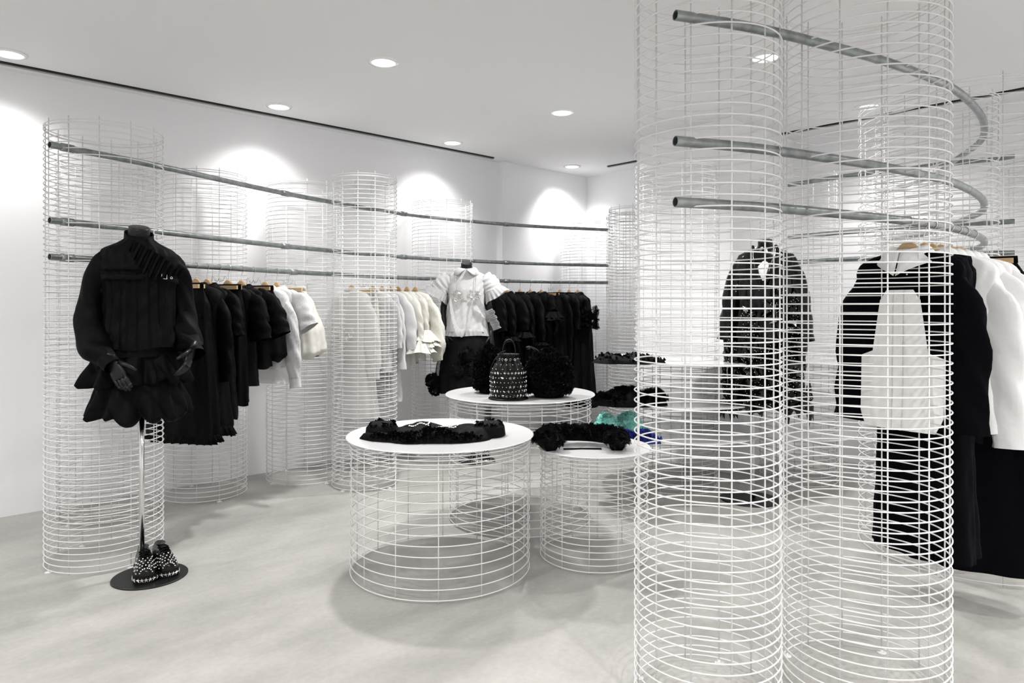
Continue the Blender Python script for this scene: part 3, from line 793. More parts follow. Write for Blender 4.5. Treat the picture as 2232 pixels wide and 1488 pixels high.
# ================================================================ mannequins
def facing(x, y, off=0.0):
    "turn so that local -y looks at the photographer, plus an extra turn"
    return atan2(-x, y) + off
def hand(mb, wrist, d, up, s=1.0, side=1, bend=.5):
    "open hand with five separate fingers; d = direction of the fingers, up = back of the hand, thumb on the given side"
    w = Vector(wrist); d = Vector(d).normalized(); n = Vector(up); n = (n - d * n.dot(d)).normalized(); a = d.cross(n) * side
    rows = []
    for u, hw, ht in ((-.035, .022, .018), (0, .024, .017), (.03, .034, .015), (.065, .041, .014), (.088, .040, .012), (.094, .034, .008)):
        c = w + d * (u * s)
        rows.append([tuple(c + a * (hw * s * cos(2 * pi * k / 14)) + n * (ht * s * sin(2 * pi * k / 14))) for k in range(14)])
    mb.loft(rows, True, True, True)
    for k, (off, l, b) in enumerate(((.030, .070, .8), (.010, .080, 1.0), (-.010, .074, 1.15), (-.029, .058, 1.35))):
        p = w + d * (.085 * s) + a * (off * s); dd = d; pts = [p]
        for j, seg in enumerate((.46, .30, .24)):
            dd = (dd - n * (bend * b * .42)).normalized(); p = p + dd * (l * seg * s); pts.append(p)
        mb.tube(pts, [.0088 * s, .0085 * s, .0076 * s, .0052 * s], 8)
        for q in pts[:3]: mb.ball(tuple(q), .0093 * s, 8, 5)
    p = w + d * (.022 * s) + a * (.026 * s); dd = (d * .75 + a * .75 - n * .25).normalized(); pts = [p]
    for seg in (.034, .030, .024):
        p = p + dd * (seg * s); pts.append(p); dd = (dd + d * .35 - n * .25).normalized()
    mb.tube(pts, [.012 * s, .0105 * s, .0088 * s, .006 * s], 8)
def mannequin(label, px, d, neck_z, sh_z, shw, pole_px, base_py, off, arms, pole_m=M_CHROME, base_r=.173, base_px=None, pole_len=None):
    x, y = P(px, d); rz = facing(x, y, off)
    t = thing('headless_mannequin', label, 'mannequin', (x, y, 0), rz)
    def loc(X, Y):
        v = Vector((X - x, Y - y, 0)); c, s = cos(-rz), sin(-rz); return (v.x * c - v.y * s, v.x * s + v.y * c)
    mb = MB()
    H = neck_z
    rows = []
    for z, w, tt, cy in ((sh_z - .72, .10, .08, 0), (sh_z - .70, .15, .10, 0), (sh_z - .58, .155, .10, 0), (sh_z - .42, .115, .085, 0), (sh_z - .26, .138, .098, -.008), (sh_z - .10, .15, .09, 0), (sh_z - .03, shw * .80, .07, .01), (sh_z + .01, shw * .50, .06, .012), (sh_z + .03, .062, .058, .01), (sh_z + .055, .050, .053, .005), (H - .012, .048, .053, -.004), (H - .002, .0475, .052, -.006), (H, .044, .048, -.006)):
        R_ = ring(w, tt, z, 40, None, 2.1, 0, cy)
        if z > H - .02: R_ = [(a, b, c + .32 * b) for a, b, c in R_]
        rows.append(R_)
    mb.loft(rows, True, True, True); mb.build('torso', M_BLKPLASTIC, t)
    for pts, hd, up, side, bend in arms:
        mb = MB(); mid_ = Vector(pts[1])
        path = smooth_path(pts, 6)
        mb.tube(path, [.036 - .017 * (i / (len(path) - 1)) for i in range(len(path))], 14)
        mb.tube([mid_ + Vector((0, 0, .02)), mid_, mid_ - Vector((0, 0, .02))], [.026, .030, .026], 14)
        arm = mb.build('arm', M_BLKPLASTIC, t)
        mb = MB(); hand(mb, pts[-1], hd, up, 1.0, side, bend); mb.build('hand', M_BLKPLASTIC, arm)
    bx, by = P(base_px or pole_px, F * EYE / (base_py - HY)); bl = loc(bx, by)
    pd = F * EYE / (base_py - HY) + .02
    pl = loc(*P(pole_px, pd))
    mb = MB(); mb.tube([(pl[0], pl[1], .008), (pl[0], pl[1], sh_z - .64)], .0125, 18); mb.build('pole', pole_m, t)
    mb = MB(); mb.tube([(pl[0], pl[1], .008), (pl[0], pl[1], .05)], .017, 18); mb.build('pole_socket', M_BLKPLASTIC, t)
    mb = MB(); mb.lathe([(0, 0), (base_r, 0), (base_r, .005), (base_r - .003, .008), (0, .008)], (bl[0], bl[1], 0), 72)
    mb.build('base_plate', M_BLKPLASTIC, t, False)
    return t, (x, y, rz), (bx, by)

# ---------------------------------------------------------------- mannequin in the black blouse
D1 = 3.465; S1 = F / D1
def r1(px, cx=303): return (px - cx) / S1
armL = [(-.12, .01, 1.56), (-.200, .012, 1.34), (-.196, -.075, 1.18), (r1(243), -.185, Z(790, D1) + .03)]
armR = [(.12, .01, 1.56), (.198, .012, 1.34), (.203, -.065, 1.18), (r1(397), -.165, Z(772, D1) + .03)]
m1, (x1, y1, rz1), b1 = mannequin('black headless mannequin on a steel pole in front of the near wall cage', 303, D1, Z(494, D1), 1.645, .185, 309, 1256, radians(8),
    [(armL, (.34, -.30, -1), (-.75, -.66, 0), -1, .35), (armR, (-.35, -.25, -.9), (.9, -.4, .1), 1, .75)], base_px=327)
bl = thing('blouse', 'black pleated blouse with a crosswise pleated collar and buckled straps on the near mannequin', 'blouse', (x1, y1, 0), rz1)
rng = random.Random(5)
mb = MB()
zc = Z(757, D1)
body_loft(mb, [(1.682, .066, .066), (1.665, .085, .07), (1.65, .118, .08), (1.628, .158, .088), (1.595, .173, .102), (1.50, .170, .122), (1.42, .158, .118), (1.30, .160, .122), (zc, .178, .148)], 48, 140, rng, .010, 8, 2.2, .012, 1.4, (22, .016))
mb.build('bodice', M_BLACK, bl)
for s, pts in ((-1, [(-.110, .01, 1.598), (-.178, .01, 1.51), (-.212, .01, 1.32), (-.205, -.07, 1.17), (r1(235), -.165, Z(777, D1))]), (1, [(.110, .01, 1.598), (.180, .01, 1.51), (.208, .01, 1.32), (.212, -.06, 1.18), (r1(400), -.145, Z(762, D1))])):
    mb = MB(); p = limb(mb, pts, [.036, .055, .052, .054, .068, .066, .042], rng, 28, 36, .85, .009)
    sv = mb.build('sleeve', M_BLACK, bl)
    dd = (p[-1] - p[-2]).normalized(); mb = MB(); limb(mb, [p[-1] - dd * .01, p[-1] + dd * .02, p[-1] + dd * .05], [.043, .043, .041], rng, 22, 6, .9, .001); mb.build('cuff', M_BLACK, sv)
mb = MB(); mb.loft([[(a, b, c + .38 * b) for a, b, c in ring(w_, t_, z_, 40)] for w_, t_, z_ in ((.076, .072, 1.645), (.066, .066, 1.675), (.064, .065, 1.712))]); mb.build('stand_collar', M_BLACK, bl, thick=.003)
# pleated drape from the neck across the chest
mb = MB(); rows = []
for i in range(37):
    u = i / 36; zig = (.012 if i % 4 < 2 else -.008)
    cx_ = lerp(-.055, .165, u); cz = lerp(1.655, 1.515, u ** .8) - .035 * sin(pi * u); wd = .030 + .055 * sin(pi * min(1, u * 1.15))
    yy = -lerp(.085, .138, min(1, u * 1.5)) - .006
    nx, nz = .55, .83
    rows.append([(cx_ + nx * wd * k * .5, yy - zig * (.5 + .5 * abs(k)) - .006 * (1 - k * k), cz + nz * wd * k * .8) for k in (-1, -.5, 0, .5, 1)])
mb.grid(rows); mb.build('pleated_collar', M_BLACK, bl, False, .002)
for zz, x0, x1_ in ((1.535, -.170, -.02), (1.487, -.170, .0), (1.53, .10, .172), (1.49, .07, .172)):
    mb = MB(); rows = []
    for i in range(15):
        xx = lerp(x0, x1_, i / 14); yy = -.128 * max(.05, 1 - (abs(xx) / .178) ** 2.2) ** .45 - .010; dz = -.018 * (i / 14) if xx > 0 else 0
        rows.append([(xx, yy, zz + dz + .011), (xx, yy - .003, zz + dz), (xx, yy, zz + dz - .011)])
    mb.grid(rows); mb.build('chest_strap', M_BLACK, bl)
mb = MB()
for a, b in (((.078, 1.505), (.078, 1.483)), ((.078, 1.483), (.100, 1.480)), ((.100, 1.480), (.100, 1.502))):
    mb.tube([(a[0], -.152, a[1]), (b[0], -.152, b[1])], .0022, 6)
mb.build('buckle', M_SILVER, bl)
for xx, zz in ((.118, 1.527), (.122, 1.487)):
    mb = MB(); mb.tube([(xx + .005 * cos(a), -.143, zz + .005 * sin(a)) for a in [2 * pi * k / 12 for k in range(12)]], .002, 6, True); mb.build('eyelet', M_SILVER, bl)

sk = thing('skirt', 'black tiered bubble skirt on the near mannequin', 'skirt', (x1, y1, 0), rz1)
def tier(parent, name, m, z0, w0, z1, w1, tuck, seed, fold, lobes=7, hemv=.03, depth=.85, seg=180):
    rng = random.Random(seed); cuts = sorted((k + rng.uniform(-.28, .28)) / lobes * 2 * pi for k in range(lobes)); cuts.append(cuts[0] + 2 * pi)
    hts = [rng.uniform(.5, 1.25) for _ in range(lobes)]
    def bulge(a):
        a = (a - cuts[0]) % (2 * pi) + cuts[0]
        j = max(i for i in range(lobes) if cuts[i] <= a + 1e-9); v = (a - cuts[j]) / (cuts[j + 1] - cuts[j])
        return max(0, sin(pi * v)) ** .55 * hts[j]
    f = wob(rng, 4, lobes - 2, lobes + 3); g = wob(rng, 4, lobes * 2, lobes * 3); h = wob(rng, 3, lobes - 1, lobes + 2)
    rows = []
    for i in range(30):
        u = i / 29
        z = lerp(z0, z1, min(1, u / .86)) if u < .86 else z1 + (u - .86) * tuck * .9
        w = lerp(w0, w1, (min(1, u / .80)) ** .75) - (0 if u < .80 else (u - .80) / .20 * tuck)
        row = []
        for k in range(seg):
            a = 2 * pi * k / seg; e = fold * min(1, u * 1.6) * f(a + .2 * u) + fold * .35 * u * g(a)
            bg = bulge(a + .12 * sin(5 * u)); e += fold * 1.1 * (bg - .75) * min(1, u * 1.3)
            row.append(((w + e) * cos(a), (w * depth + e) * sin(a), z - hemv * u * u * (bg - .5)))
        rows.append(row)
    mb = MB(); mb.loft(rows); return mb.build(name, m, parent)
tier(sk, 'lower_tier', M_BLACK, .99, .17, Z(905, D1), .232, .06, 21, .024, 11, .06, .70)
tier(sk, 'upper_tier', M_BLACK, 1.16, .15, Z(828, D1), .243, .05, 25, .030, 9, .06, .66)
mb = MB(); mb.loft([ring(.152, .13, 1.19, 50), ring(.156, .132, 1.15, 50), ring(.16, .135, 1.10, 50)]); mb.build('waistband', M_BLACK, sk)

# ---------------------------------------------------------------- studded platform shoes
def shoe_parts():
    st = [(-.115, .026, .078), (-.105, .035, .092), (-.07, .040, .090), (-.03, .038, .082), (0, .040, .092), (.03, .045, .084), (.06, .050, .066), (.09, .048, .054), (.112, .038, .044), (.124, .018, .030), (.127, .006, .020)]
    P1 = {}
    B = .034
    mb = MB(); rows = []
    for x, w, h in st:
        row = []
        for k in range(17):
            a = pi * k / 16; c, s = cos(a), sin(a)
            row.append((x, w * (abs(c) ** .75) * (1 if c > 0 else -1) * (1 - .22 * (s ** 2)), B + h * s ** .7))
        rows.append(row)
    mb.loft(rows, False); mb.add(list(rows[0]), [tuple(range(17))]); mb.add(list(rows[-1]), [tuple(range(17))])
    P1['upper'] = (mb.mesh('upper', M_BLKSHINE))
    mb = MB(); out = [(x, w + .006) for x, w, h in st]; lp = [(x, w) for x, w in out] + [(x, -w) for x, w in reversed(out)]
    lp = [(-.122, .018)] + lp + [(-.122, -.018)]
    mb.loft([[(x, y, z) for x, y in lp] for z in (0, .004, B, B + .002)], True, True, True); P1['sole'] = mb.mesh('platform_sole', M_LEATHER, False)
    mb = MB(); mb.lathe([(0, 0), (.9, 0), (1, .003)], (0, 0, 0), 24); mb.v = [(-.068 + .032 * x, .025 * y, B + .0865 + z + .003 * (x < -.3)) for x, y, z in mb.v]; P1['opening'] = mb.mesh('ankle_opening', M_PIPEIN)
    mb = MB()
    for k in range(5):
        x = -.012 + k * .016; q = [s for s in st if s[0] <= x][-1]; w_ = [s for s in st if s[0] > x][0]; z = B + .002 + lerp(q[2], w_[2], (x - q[0]) / (w_[0] - q[0]))
        mb.tube([(x, -.024, z - .010), (x + .002, -.010, z + .002), (x, .010, z + .002), (x - .002, .024, z - .010)], .003, 6)
    P1['laces'] = mb.mesh('laces', M_BLACK)
    mb = MB(); rng = random.Random(3)
    for i in range(7):
        x = .026 + i * .0152
        f = [s for s in st if s[0] <= x][-1]; g = [s for s in st if s[0] > x][0]; u = (x - f[0]) / (g[0] - f[0]); w, h = lerp(f[1], g[1], u), lerp(f[2], g[2], u)
        for k in range(1, 9):
            if i < 2 and 2 < k < 7: continue
            a = pi * (k + .5 * (i % 2)) / 9; c, s = cos(a), sin(a)
            if s < .05: continue
            mb.ball((x, w * (abs(c) ** .75) * (1 if c > 0 else -1) * (1 - .22 * s * s), B + h * s ** .7), .0040, 8, 5)
    P1['studs'] = mb.mesh('stud_pattern', M_SILVER)
    mb = MB(); n = len(lp)
    for i in range(n):
        a, b = lp[i], lp[(i + 1) % n]; mx, my = (a[0] + b[0]) / 2, (a[1] + b[1]) / 2; nn = Vector((b[1] - a[1], a[0] - b[0], 0)); nn = -nn if nn.dot(Vector((mx, my, 0))) < 0 else nn
        if mx > -.05 and nn.length > .012: mb.star((mx + nn.normalized().x * .001, my + nn.normalized().y * .001, .018), nn, (0, 0, 1), .011, .004)
    P1['stars'] = mb.mesh('star_pattern', M_SILVER, False)
    return P1
SHOE = shoe_parts()
def shoe(label, x, y, z, rz, grp):
    t = thing('platform_shoe', label, 'shoe', (x, y, z), rz, grp)
    for k in SHOE: place(SHOE[k].name.split('.')[0], SHOE[k], t)
    return t
# toes point towards the camera and a little to its right
ang = atan2(-.80 * FW[1] + .55 * RT[1], -.80 * FW[0] + .55 * RT[0])
for px, d, lab in ((315, 3.455, 'black studded platform lace-up shoe standing in front of the steel pole'), (356, 3.52, 'black studded platform lace-up shoe beside the pole, farther back of the pair')):
    xx, yy = P(px, d); shoe(lab, xx, yy, .008, ang + (.08 if px > 330 else -.06), 'studded shoes on the near mannequin base')

# ---------------------------------------------------------------- mannequin in the white frilled blouse
D2 = 6.06; S2 = F / D2
def r2(px): return (px - 1017) / S2
armL = [(-.13, .01, 1.56), (r2(967), .0, 1.335), (r2(972), -.06, Z(727, D2))]
armR = [(.13, .01, 1.56), (r2(1066), .0, 1.335), (r2(1071), -.06, Z(727, D2))]
m2, (x2, y2, rz2), b2 = mannequin('black headless mannequin with jointed arms behind the bag table', 1017, D2, Z(572, D2), 1.63, .175, 1040, 1004, radians(-4),
    [(armL, (.25, -.25, -1), (-.9, -.4, 0), -1, .25), (armR, (.12, -.2, -1), (.9, -.4, 0), 1, .25)], base_r=.16)
bl = thing('blouse', 'white frilled blouse with rounded collar and star crystals on the middle mannequin', 'blouse', (x2, y2, 0), rz2)
rng = random.Random(9)
mb = MB(); zc = Z(722, D2)
body_loft(mb, [(1.67, .060, .060), (1.655, .08, .066), (1.64, .12, .075), (1.62, .160, .085), (1.585, .172, .098), (1.48, .165, .118), (1.36, .160, .118), (1.25, .175, .13), (zc, .190, .150)], 44, 110, rng, .014, 8, 2.2, .01)
mb.build('bodice', M_WHITE_DIM, bl)
for s in (-1, 1):
    mb = MB(); p = limb(mb, [(s * .145, .01, 1.595), (s * .205, 0, 1.53), (s * .240, -.01, 1.47)], [.072, .085, .085, .080], rng, 26, 18, .9, .007); sv = mb.build('sleeve', M_WHITE_DIM, bl)
    mb = MB(); n = 70; e = p[-1]; ax = Vector((s * .55, 0, -.83)); a_ = Vector((.83, 0, s * .55)); b_ = Vector((0, 1, 0))
    for r_, h in ((.082, .075), (.080, .045)):
        rg = [tuple(e - ax * .022 + a_ * (r_ * cos(2 * pi * i / n)) + b_ * (r_ * .9 * sin(2 * pi * i / n))) for i in range(n + 1)]
        mb.ruffle(rg, tuple(ax), lambda i: tuple(a_ * cos(2 * pi * i / n) + b_ * sin(2 * pi * i / n)), h, 18, .010, rng, 3, .45)
    mb.build('sleeve_frill', M_WTULLE, sv)
mb = MB(); shirt_collar(mb, .062, .062, 1.668, .022, .062, .0, .12, .034, True); mb.build('round_collar', M_WHITE_DIM, bl, thick=.002)
def on_front(xx, z, e=0):
    k = keyed([(1.67, .060, .060), (1.62, .160, .085), (1.585, .172, .098), (1.48, .165, .118), (1.25, .175, .13), (zc, .190, .150)], 60)
    q = min(k, key=lambda r: abs(r[0] - z)); u = min(.98, abs(xx) / q[1]); return -(q[2] + .014) * (1 - u ** 2.2) ** (1 / 2.2) - e
mb = MB()
for s in (-1, 1):       # U shaped frill seams and side frill
    path = []
    for i in range(60):
        u = i / 59; xx = -.13 + .26 * u if s < 0 else None
        if s < 0: zz = 1.15 + .30 * abs(2 * u - 1) ** 2.6; xx = -.125 + .195 * u
        else: xx = .07 + .12 * u; zz = 1.40 - .20 * u
        path.append((xx, on_front(xx, zz, .004), zz))
    mb.ruffle(path, (.2 * s, -.25, -1) if s < 0 else (.9, -.3, .1), lambda i: (0, -1, 0), .065 if s < 0 else .06, 20, .010, rng, 3, .3)
n = 150; rg = [(.192 * cos(2 * pi * i / n), .152 * sin(2 * pi * i / n), zc + .02) for i in range(n + 1)]
mb.ruffle(rg, (0, 0, -1), lambda i: (cos(2 * pi * i / n), sin(2 * pi * i / n), 0), .055, 34, .012, rng, 3, .35)
path = [(.165 + .07 * (i / 40), -.06, 1.30 - .17 * i / 40) for i in range(41)]
mb.ruffle(path, (.9, -.2, .35), lambda i: (0, -1, 0), .075, 12, .016, rng, 3, .2)
mb.build('tulle_frill', M_WTULLE, bl)
mb = MB()
for k in range(95):
    s = rng.choice((-1, 1)); a = rng.uniform(0, 2 * pi); q = rng.uniform(.55, 1.0)
    xx = s * .072 + .055 * q * cos(a); zz = 1.44 + .045 * q * sin(a) - (.03 * rng.random() if s < 0 else 0)
    mb.star((xx, on_front(xx, zz, .006), zz), (rng.uniform(-.3, .3), -1, rng.uniform(-.2, .3)), (rng.uniform(-.5, .5), 0, 1), rng.uniform(.006, .016), .004)
for s in (-1, 1):
    for k in range(16):
        u = k / 15; xx = s * lerp(.085, .078, u); zz = lerp(1.63, 1.48, u); mb.star((xx, on_front(xx, zz, .008), zz), (0, -1, .2), (0, 0, 1), .006, .003)
mb.build('crystal_trim', M_SILVER, bl, False)
sk = thing('skirt', 'long black tulle skirt with petal clusters on the middle mannequin', 'skirt', (x2, y2, 0), rz2)
mb = MB(); body_loft(mb, [(1.14, .155, .12), (1.0, .20, .17), (.80, .235, .21), (Z(850, D2), .262, .235)], 30, 120, rng, .012, 9, 2.1, .012); mb.build('under_skirt', M_BLACK, sk)
mb = MB(); body_loft(mb, [(1.135, .16, .125), (1.0, .222, .185), (.80, .272, .235), (Z(845, D2), .300, .26)], 30, 120, rng, .02, 11, 2.1, .015); mb.build('tulle_layer', M_TULLE_THIN, sk)
for cx_, cz, r_, k in ((-.285, .70, .05, 60), (-.262, .64, .05, 50), (.02, .93, .06, 30), (-.05, .80, .06, 24), (.10, .75, .05, 24)):
    mb = MB(); pts = []
    for _ in range(k):
        v = Vector((rng.gauss(0, 1), rng.gauss(0, 1), rng.gauss(0, 1))).normalized()
        cy_ = -.06 if cx_ < -.2 else -.235
        pts.append(((cx_ + v.x * r_, cy_ + v.y * r_ * .6, cz + v.z * r_), v))
    mb.ball((cx_, cy_, cz), r_ * .9, 12, 8, (1, .6, 1)); petals_on(mb, pts, .022, rng, 3); mb.build('petal_cluster', M_TULLE, sk)

ang = facing(*b2) - pi / 2
for px, d, lab in ((1036, 6.02, 'black studded shoe under the display table, on the middle mannequin base'), (1056, 6.06, 'second black studded shoe under the display table, beside the steel pole base')):
    xx, yy = P(px, d); shoe(lab, xx, yy, .008, ang, 'studded shoes on the middle mannequin base')

# ---------------------------------------------------------------- mannequin in the spiked patent jacket
D3 = 4.84; S3 = F / D3
def r3(px): return (px - 1668) / S3
armL = [(-.14, .01, 1.64), (-.232, .0, 1.38), (r3(1586), -.03, Z(742, D3))]
armR = [(.14, .01, 1.64), (.236, .0, 1.38), (r3(1750), -.03, Z(742, D3))]
m3, (x3, y3, rz3), b3 = mannequin('black headless mannequin on a pale pole behind the cage with open pipe ends', 1668, D3, Z(523, D3), 1.715, .205, 1641, 1088, radians(-6),
    [(armL, (.05, -.1, -1), (-1, 0, 0), -1, .5), (armR, (-.05, -.1, -1), (1, 0, 0), 1, .5)], base_r=.20, base_px=1634, pole_m=M_PLATE)
jk = thing('jacket', 'long black patent jacket with spiked star shapes and studs on the far mannequin', 'jacket', (x3, y3, 0), rz3)
rng = random.Random(31); mb = MB(); zc = Z(880, D3)
JK = [(1.755, .072, .070), (1.74, .10, .078), (1.722, .15, .09), (1.70, .182, .10), (1.66, .192, .115), (1.50, .19, .13), (1.34, .185, .128), (1.10, .215, .14), (.90, .25, .155), (zc, .262, .165)]
body_loft(mb, JK, 44, 100, rng, .012, 8, 2.2, .03)
mb.build('jacket_front', M_BLKSHINE, jk)
for s, a in ((-1, armL), (1, armR)):
    mb = MB(); w = Vector(a[2]); limb(mb, [(s * .125, .01, 1.68), (s * .198, .0, 1.52), (s * .232, 0, 1.32), tuple(w + Vector((0, 0, .0)))], [.06, .068, .066, .064, .058], rng, 26, 24, .85, .006); mb.build('sleeve', M_BLKSHINE, jk)
kk = keyed(JK, 90)
def jfront(a, z, e=0):
    q = min(kk, key=lambda r: abs(r[0] - z)); c, s = cos(a), sin(a); k = (abs(c) ** 2.2 + abs(s) ** 2.2) ** (-1 / 2.2)
    return Vector(((q[1] + e) * c * k, (q[2] + e) * s * k, z)), Vector((c, s, 0))
mb = MB(); st = MB()
def spike_star(c, n, r, h, pts=5):
    n = Vector(n).normalized(); t = n.cross(Vector((0, 0, 1))).normalized(); b = t.cross(n); ph = rng.random() * 6
    vs = [tuple(c + n * h)]; m = pts * 2
    for k in range(m):
        a = ph + 2 * pi * k / m; rr = r * rng.uniform(.85, 1.25) if k % 2 == 0 else r * .45
        vs.append(tuple(c + t * (rr * cos(a)) + b * (rr * sin(a)) + n * (.012 if k % 2 == 0 else .0)))
        if k % 2 == 0:
            for q in (.35, .7):
                p = c + n * h * (1 - q) + (t * (rr * cos(a)) + b * (rr * sin(a)) + n * .012) * q
                st.ball(tuple(p + n * .003), .0035, 6, 4)
    mb.add(vs, [(0, 1 + k, 1 + (k + 1) % m) for k in range(m)])
for i in range(74):
    z = lerp(1.42, zc - .02, (i / 73) ** .8); a = rng.uniform(pi + .05, 2 * pi - .05) if i % 4 else rng.uniform(0, 2 * pi)
    c, nn = jfront(a, z, .012); spike_star(c, nn + Vector((0, 0, rng.uniform(-.3, .2))), rng.uniform(.055, .095), rng.uniform(.02, .055))
for s in (-1, 1):     # pointed tails at the hem
    for k in range(9):
        a = -pi / 2 + s * (.35 + .17 * k); c, nn = jfront(a, zc + .03, .01); r_ = rng.uniform(.05, .075); dn = rng.uniform(.07, .17); t_ = Vector((-nn.y, nn.x, 0))
        mb.add([tuple(c + t_ * r_), tuple(c - t_ * r_), tuple(c + nn * .04 + Vector((0, 0, -.02))), tuple(c + nn * rng.uniform(-.01, .04) + t_ * rng.uniform(-.03, .03) + Vector((0, 0, -dn)))], [(0, 2, 3), (2, 1, 3), (0, 3, 1), (0, 1, 2)])
for k in range(70):
    a = rng.uniform(pi, 2 * pi); z = rng.uniform(zc, 1.5); c, nn = jfront(a, z, .014); st.ball(tuple(c), .0035, 6, 4)
mb.build('spiked_stars', M_BLKSHINE, jk, False, .002); st.build('stud_pattern', M_SILVER, jk)
mb = MB()               # lapels
for s in (-1, 1):
    rows = []
    for u in [k / 10 for k in range(11)]:
        z = lerp(1.765, 1.47, u); xi = s * lerp(.066, .004, u); xo = s * (lerp(.085, .11, min(1, u * 2.5)) if u < .4 else lerp(.11, .01, (u - .4) / .6))
        yf = -lerp(.055, .150, min(1, u * 1.4))
        rows.append([(xi, yf - .004, z), ((xi + xo) / 2, yf - .012, z + .004), (xo, yf - .004 + .02 * (abs(xo) > .09), z)])
    mb.grid(rows)
mb.build('lapels', M_BLKSHINE, jk, True, .002)
sh = thing('shirt', 'white pointed shirt front inside the patent jacket', 'shirt', (x3, y3, 0), rz3)
mb = MB(); mb.grid([[(-hw, -yf + .01, z), (0, -yf, z), (hw, -yf + .01, z)] for z, hw, yf in ((1.755, .066, .066), (1.70, .062, .098), (1.64, .048, .122), (1.57, .026, .140), (1.52, .004, .146))]); mb.build('shirt_front', M_WHITE, sh)
mb = MB(); shirt_collar(mb, .063, .063, 1.730, .030, .045, .04, .15, .016); mb.build('collar', M_WHITE, sh, thick=.002)

# ================================================================ bags and folded clothes
def heap(name, label, cat, px, py_front, zt, L, W, h, m, seed, rot=0.0, petals=0, psize=.03, pm=None, grp=None, wr=.010, d=None, pname='frill_scraps'):
    "rumpled pile of cloth lying on a surface; L along the picture's width, W in depth"
    rng = random.Random(seed)
    if d is None: d = (zt - EYE) * F / (HY - py_front)
    x, y = P(px, d + W / 2)
    t = thing(name, label, cat, (x, y, zt), YAW - pi / 2 + rot, grp)
    f = wob(rng, 5, 2, 6); g = wob(rng, 4, 5, 13); ph = [rng.random() * 6 for _ in range(4)]
    rows = []; nr, seg = 18, 72
    def pt(a, u):
        o = 1 + .10 * f(a) + .03 * g(a)
        xx, yy = L / 2 * o * cos(a) * u, W / 2 * o * sin(a) * u
        z = h * max(0, 1 - u ** 5) ** .55 * (.80 + .20 * sin(7 * xx / L * 2 + ph[0] + 3 * yy / W)) + wr * sin(60 * xx + 14 * sin(9 * yy + ph[1])) * (1 - u ** 6) * .5 + wr * .6 * sin(34 * yy + 20 * xx + ph[2]) * (1 - u ** 6)
        return (xx, yy, max(.0015, z))
    for i in range(nr + 1):
        u = i / nr if i else .02
        rows.append([pt(2 * pi * k / seg, u) for k in range(seg)])
    mb = MB(); mb.loft(rows, True, True, False)
    mb.loft([rows[-1], [(q[0] * .98, q[1] * .98, .001) for q in rows[-1]]], True, False, True)
    mb.build('cloth', m, t)
    if petals:
        mb = MB(); pts = []
        for _ in range(petals):
            a = rng.uniform(0, 2 * pi); u = rng.random() ** .5 * .98; p = pt(a, u)
            pts.append(((p[0], p[1], p[2]), (cos(a) * u * .8, sin(a) * u * .8, 1 - .5 * u)))
        petals_on(mb, pts, psize, rng); mb.build(pname, pm or m, t)
    return t, pt
# folded dress on the large table
t, pt = heap('folded_dress', 'folded black dress with crystal neckline lying on the large table', 'dress', 945, 968, .690, .68, .34, .060, M_BLACK, 51, .10, 0, wr=.015)
rng = random.Random(52)
mb = MB(); pts = []
for _ in range(420):
    a = rng.uniform(pi + .35, 2 * pi - .8); p = pt(a, rng.uniform(.62, .99)); pts.append((p, (0, -.6, .8)))
petals_on(mb, pts, .012, rng, 1, .9); mb.build('front_frill', M_BLACK, t)
for s, cx_, cy_ in ((-1, -.26, .07), (1, .28, .03)):
    mb = MB(); pts = []
    for _ in range(46):
        a = rng.uniform(0, 2 * pi); pts.append(((cx_ + .055 * cos(a), cy_ + .06 * sin(a), .045 + .02 * rng.random()), (cos(a), sin(a), .9)))
    mb.loft([[(cx_ + r * cos(2 * pi * k / 24), cy_ + r * 1.1 * sin(2 * pi * k / 24), z) for k in range(24)] for r, z in ((.085, .005), (.08, .045), (.055, .068), (.02, .072))], True, False, True)
    petals_on(mb, pts, .015, rng, 2, .9); mb.build('puffed_sleeve', M_BLACK, t)
mb = MB()
for k in range(24):
    u = k / 23; xx = lerp(-.12, .12, u); yy = .02 - .05 * sin(pi * u) + rng.uniform(-.012, .012)
    a = atan2(yy / .17, xx / .33); mb.ball((xx, yy, pt(a, min(.9, sqrt((xx / .33) ** 2 + (yy / .17) ** 2)))[2] + .010), .0075, 8, 5, (1, 1, .8))
mb.build('crystal_trim', M_SILVER, t)
mb = MB(); mb.tube([(-.03, .02, .062), (-.022, .06, .066), (-.018, .10, .062)], .005, 6, flat=(.5, (0, 0, 1))); mb.build('white_neck_strip', M_WHITE, t)
# black tulle collar on the small table
xx, yy = P(1266, 3.70); zt = .594
t = thing('tulle_collar', 'black ruffled tulle collar lying in a horseshoe on the small round table', 'collar', (xx, yy, zt), YAW - pi / 2 + .06)
rng = random.Random(61); core = MB(); pts = []
path = smooth_path([(-.165, -.085, .032), (-.195, -.01, .045), (-.12, .075, .055), (0, .095, .05), (.10, .08, .048), (.185, .0, .045), (.175, -.095, .034)], 8)
rad = [lerp(.040, .052, abs(2 * i / (len(path) - 1) - 1)) for i in range(len(path))]
core.tube(path, [r * .82 for r in rad], 14); core.build('gathered_band', M_BLACK, t)
fl = MB()
for i, p in enumerate(path):
    for _ in range(22):
        v = Vector((rng.gauss(0, 1), rng.gauss(0, 1), abs(rng.gauss(0, 1)) * .8 + .05)).normalized(); q = p + v * rad[i]
        if q.z > .004: pts.append((tuple(q), v))
petals_on(fl, pts, .023, rng, 1, 1.0)
fl.v = [(a, b, max(.002, c)) for a, b, c in fl.v]
fl.build('tulle_ruffles', M_TULLE, t)
mb = MB(); mb.tube([(-.10, -.055, .005), (0, -.045, .0045), (.10, -.060, .005)], .008, 8, flat=(.45, (0, 0, 1))); mb.build('tie_ribbon', M_BLACK, t)
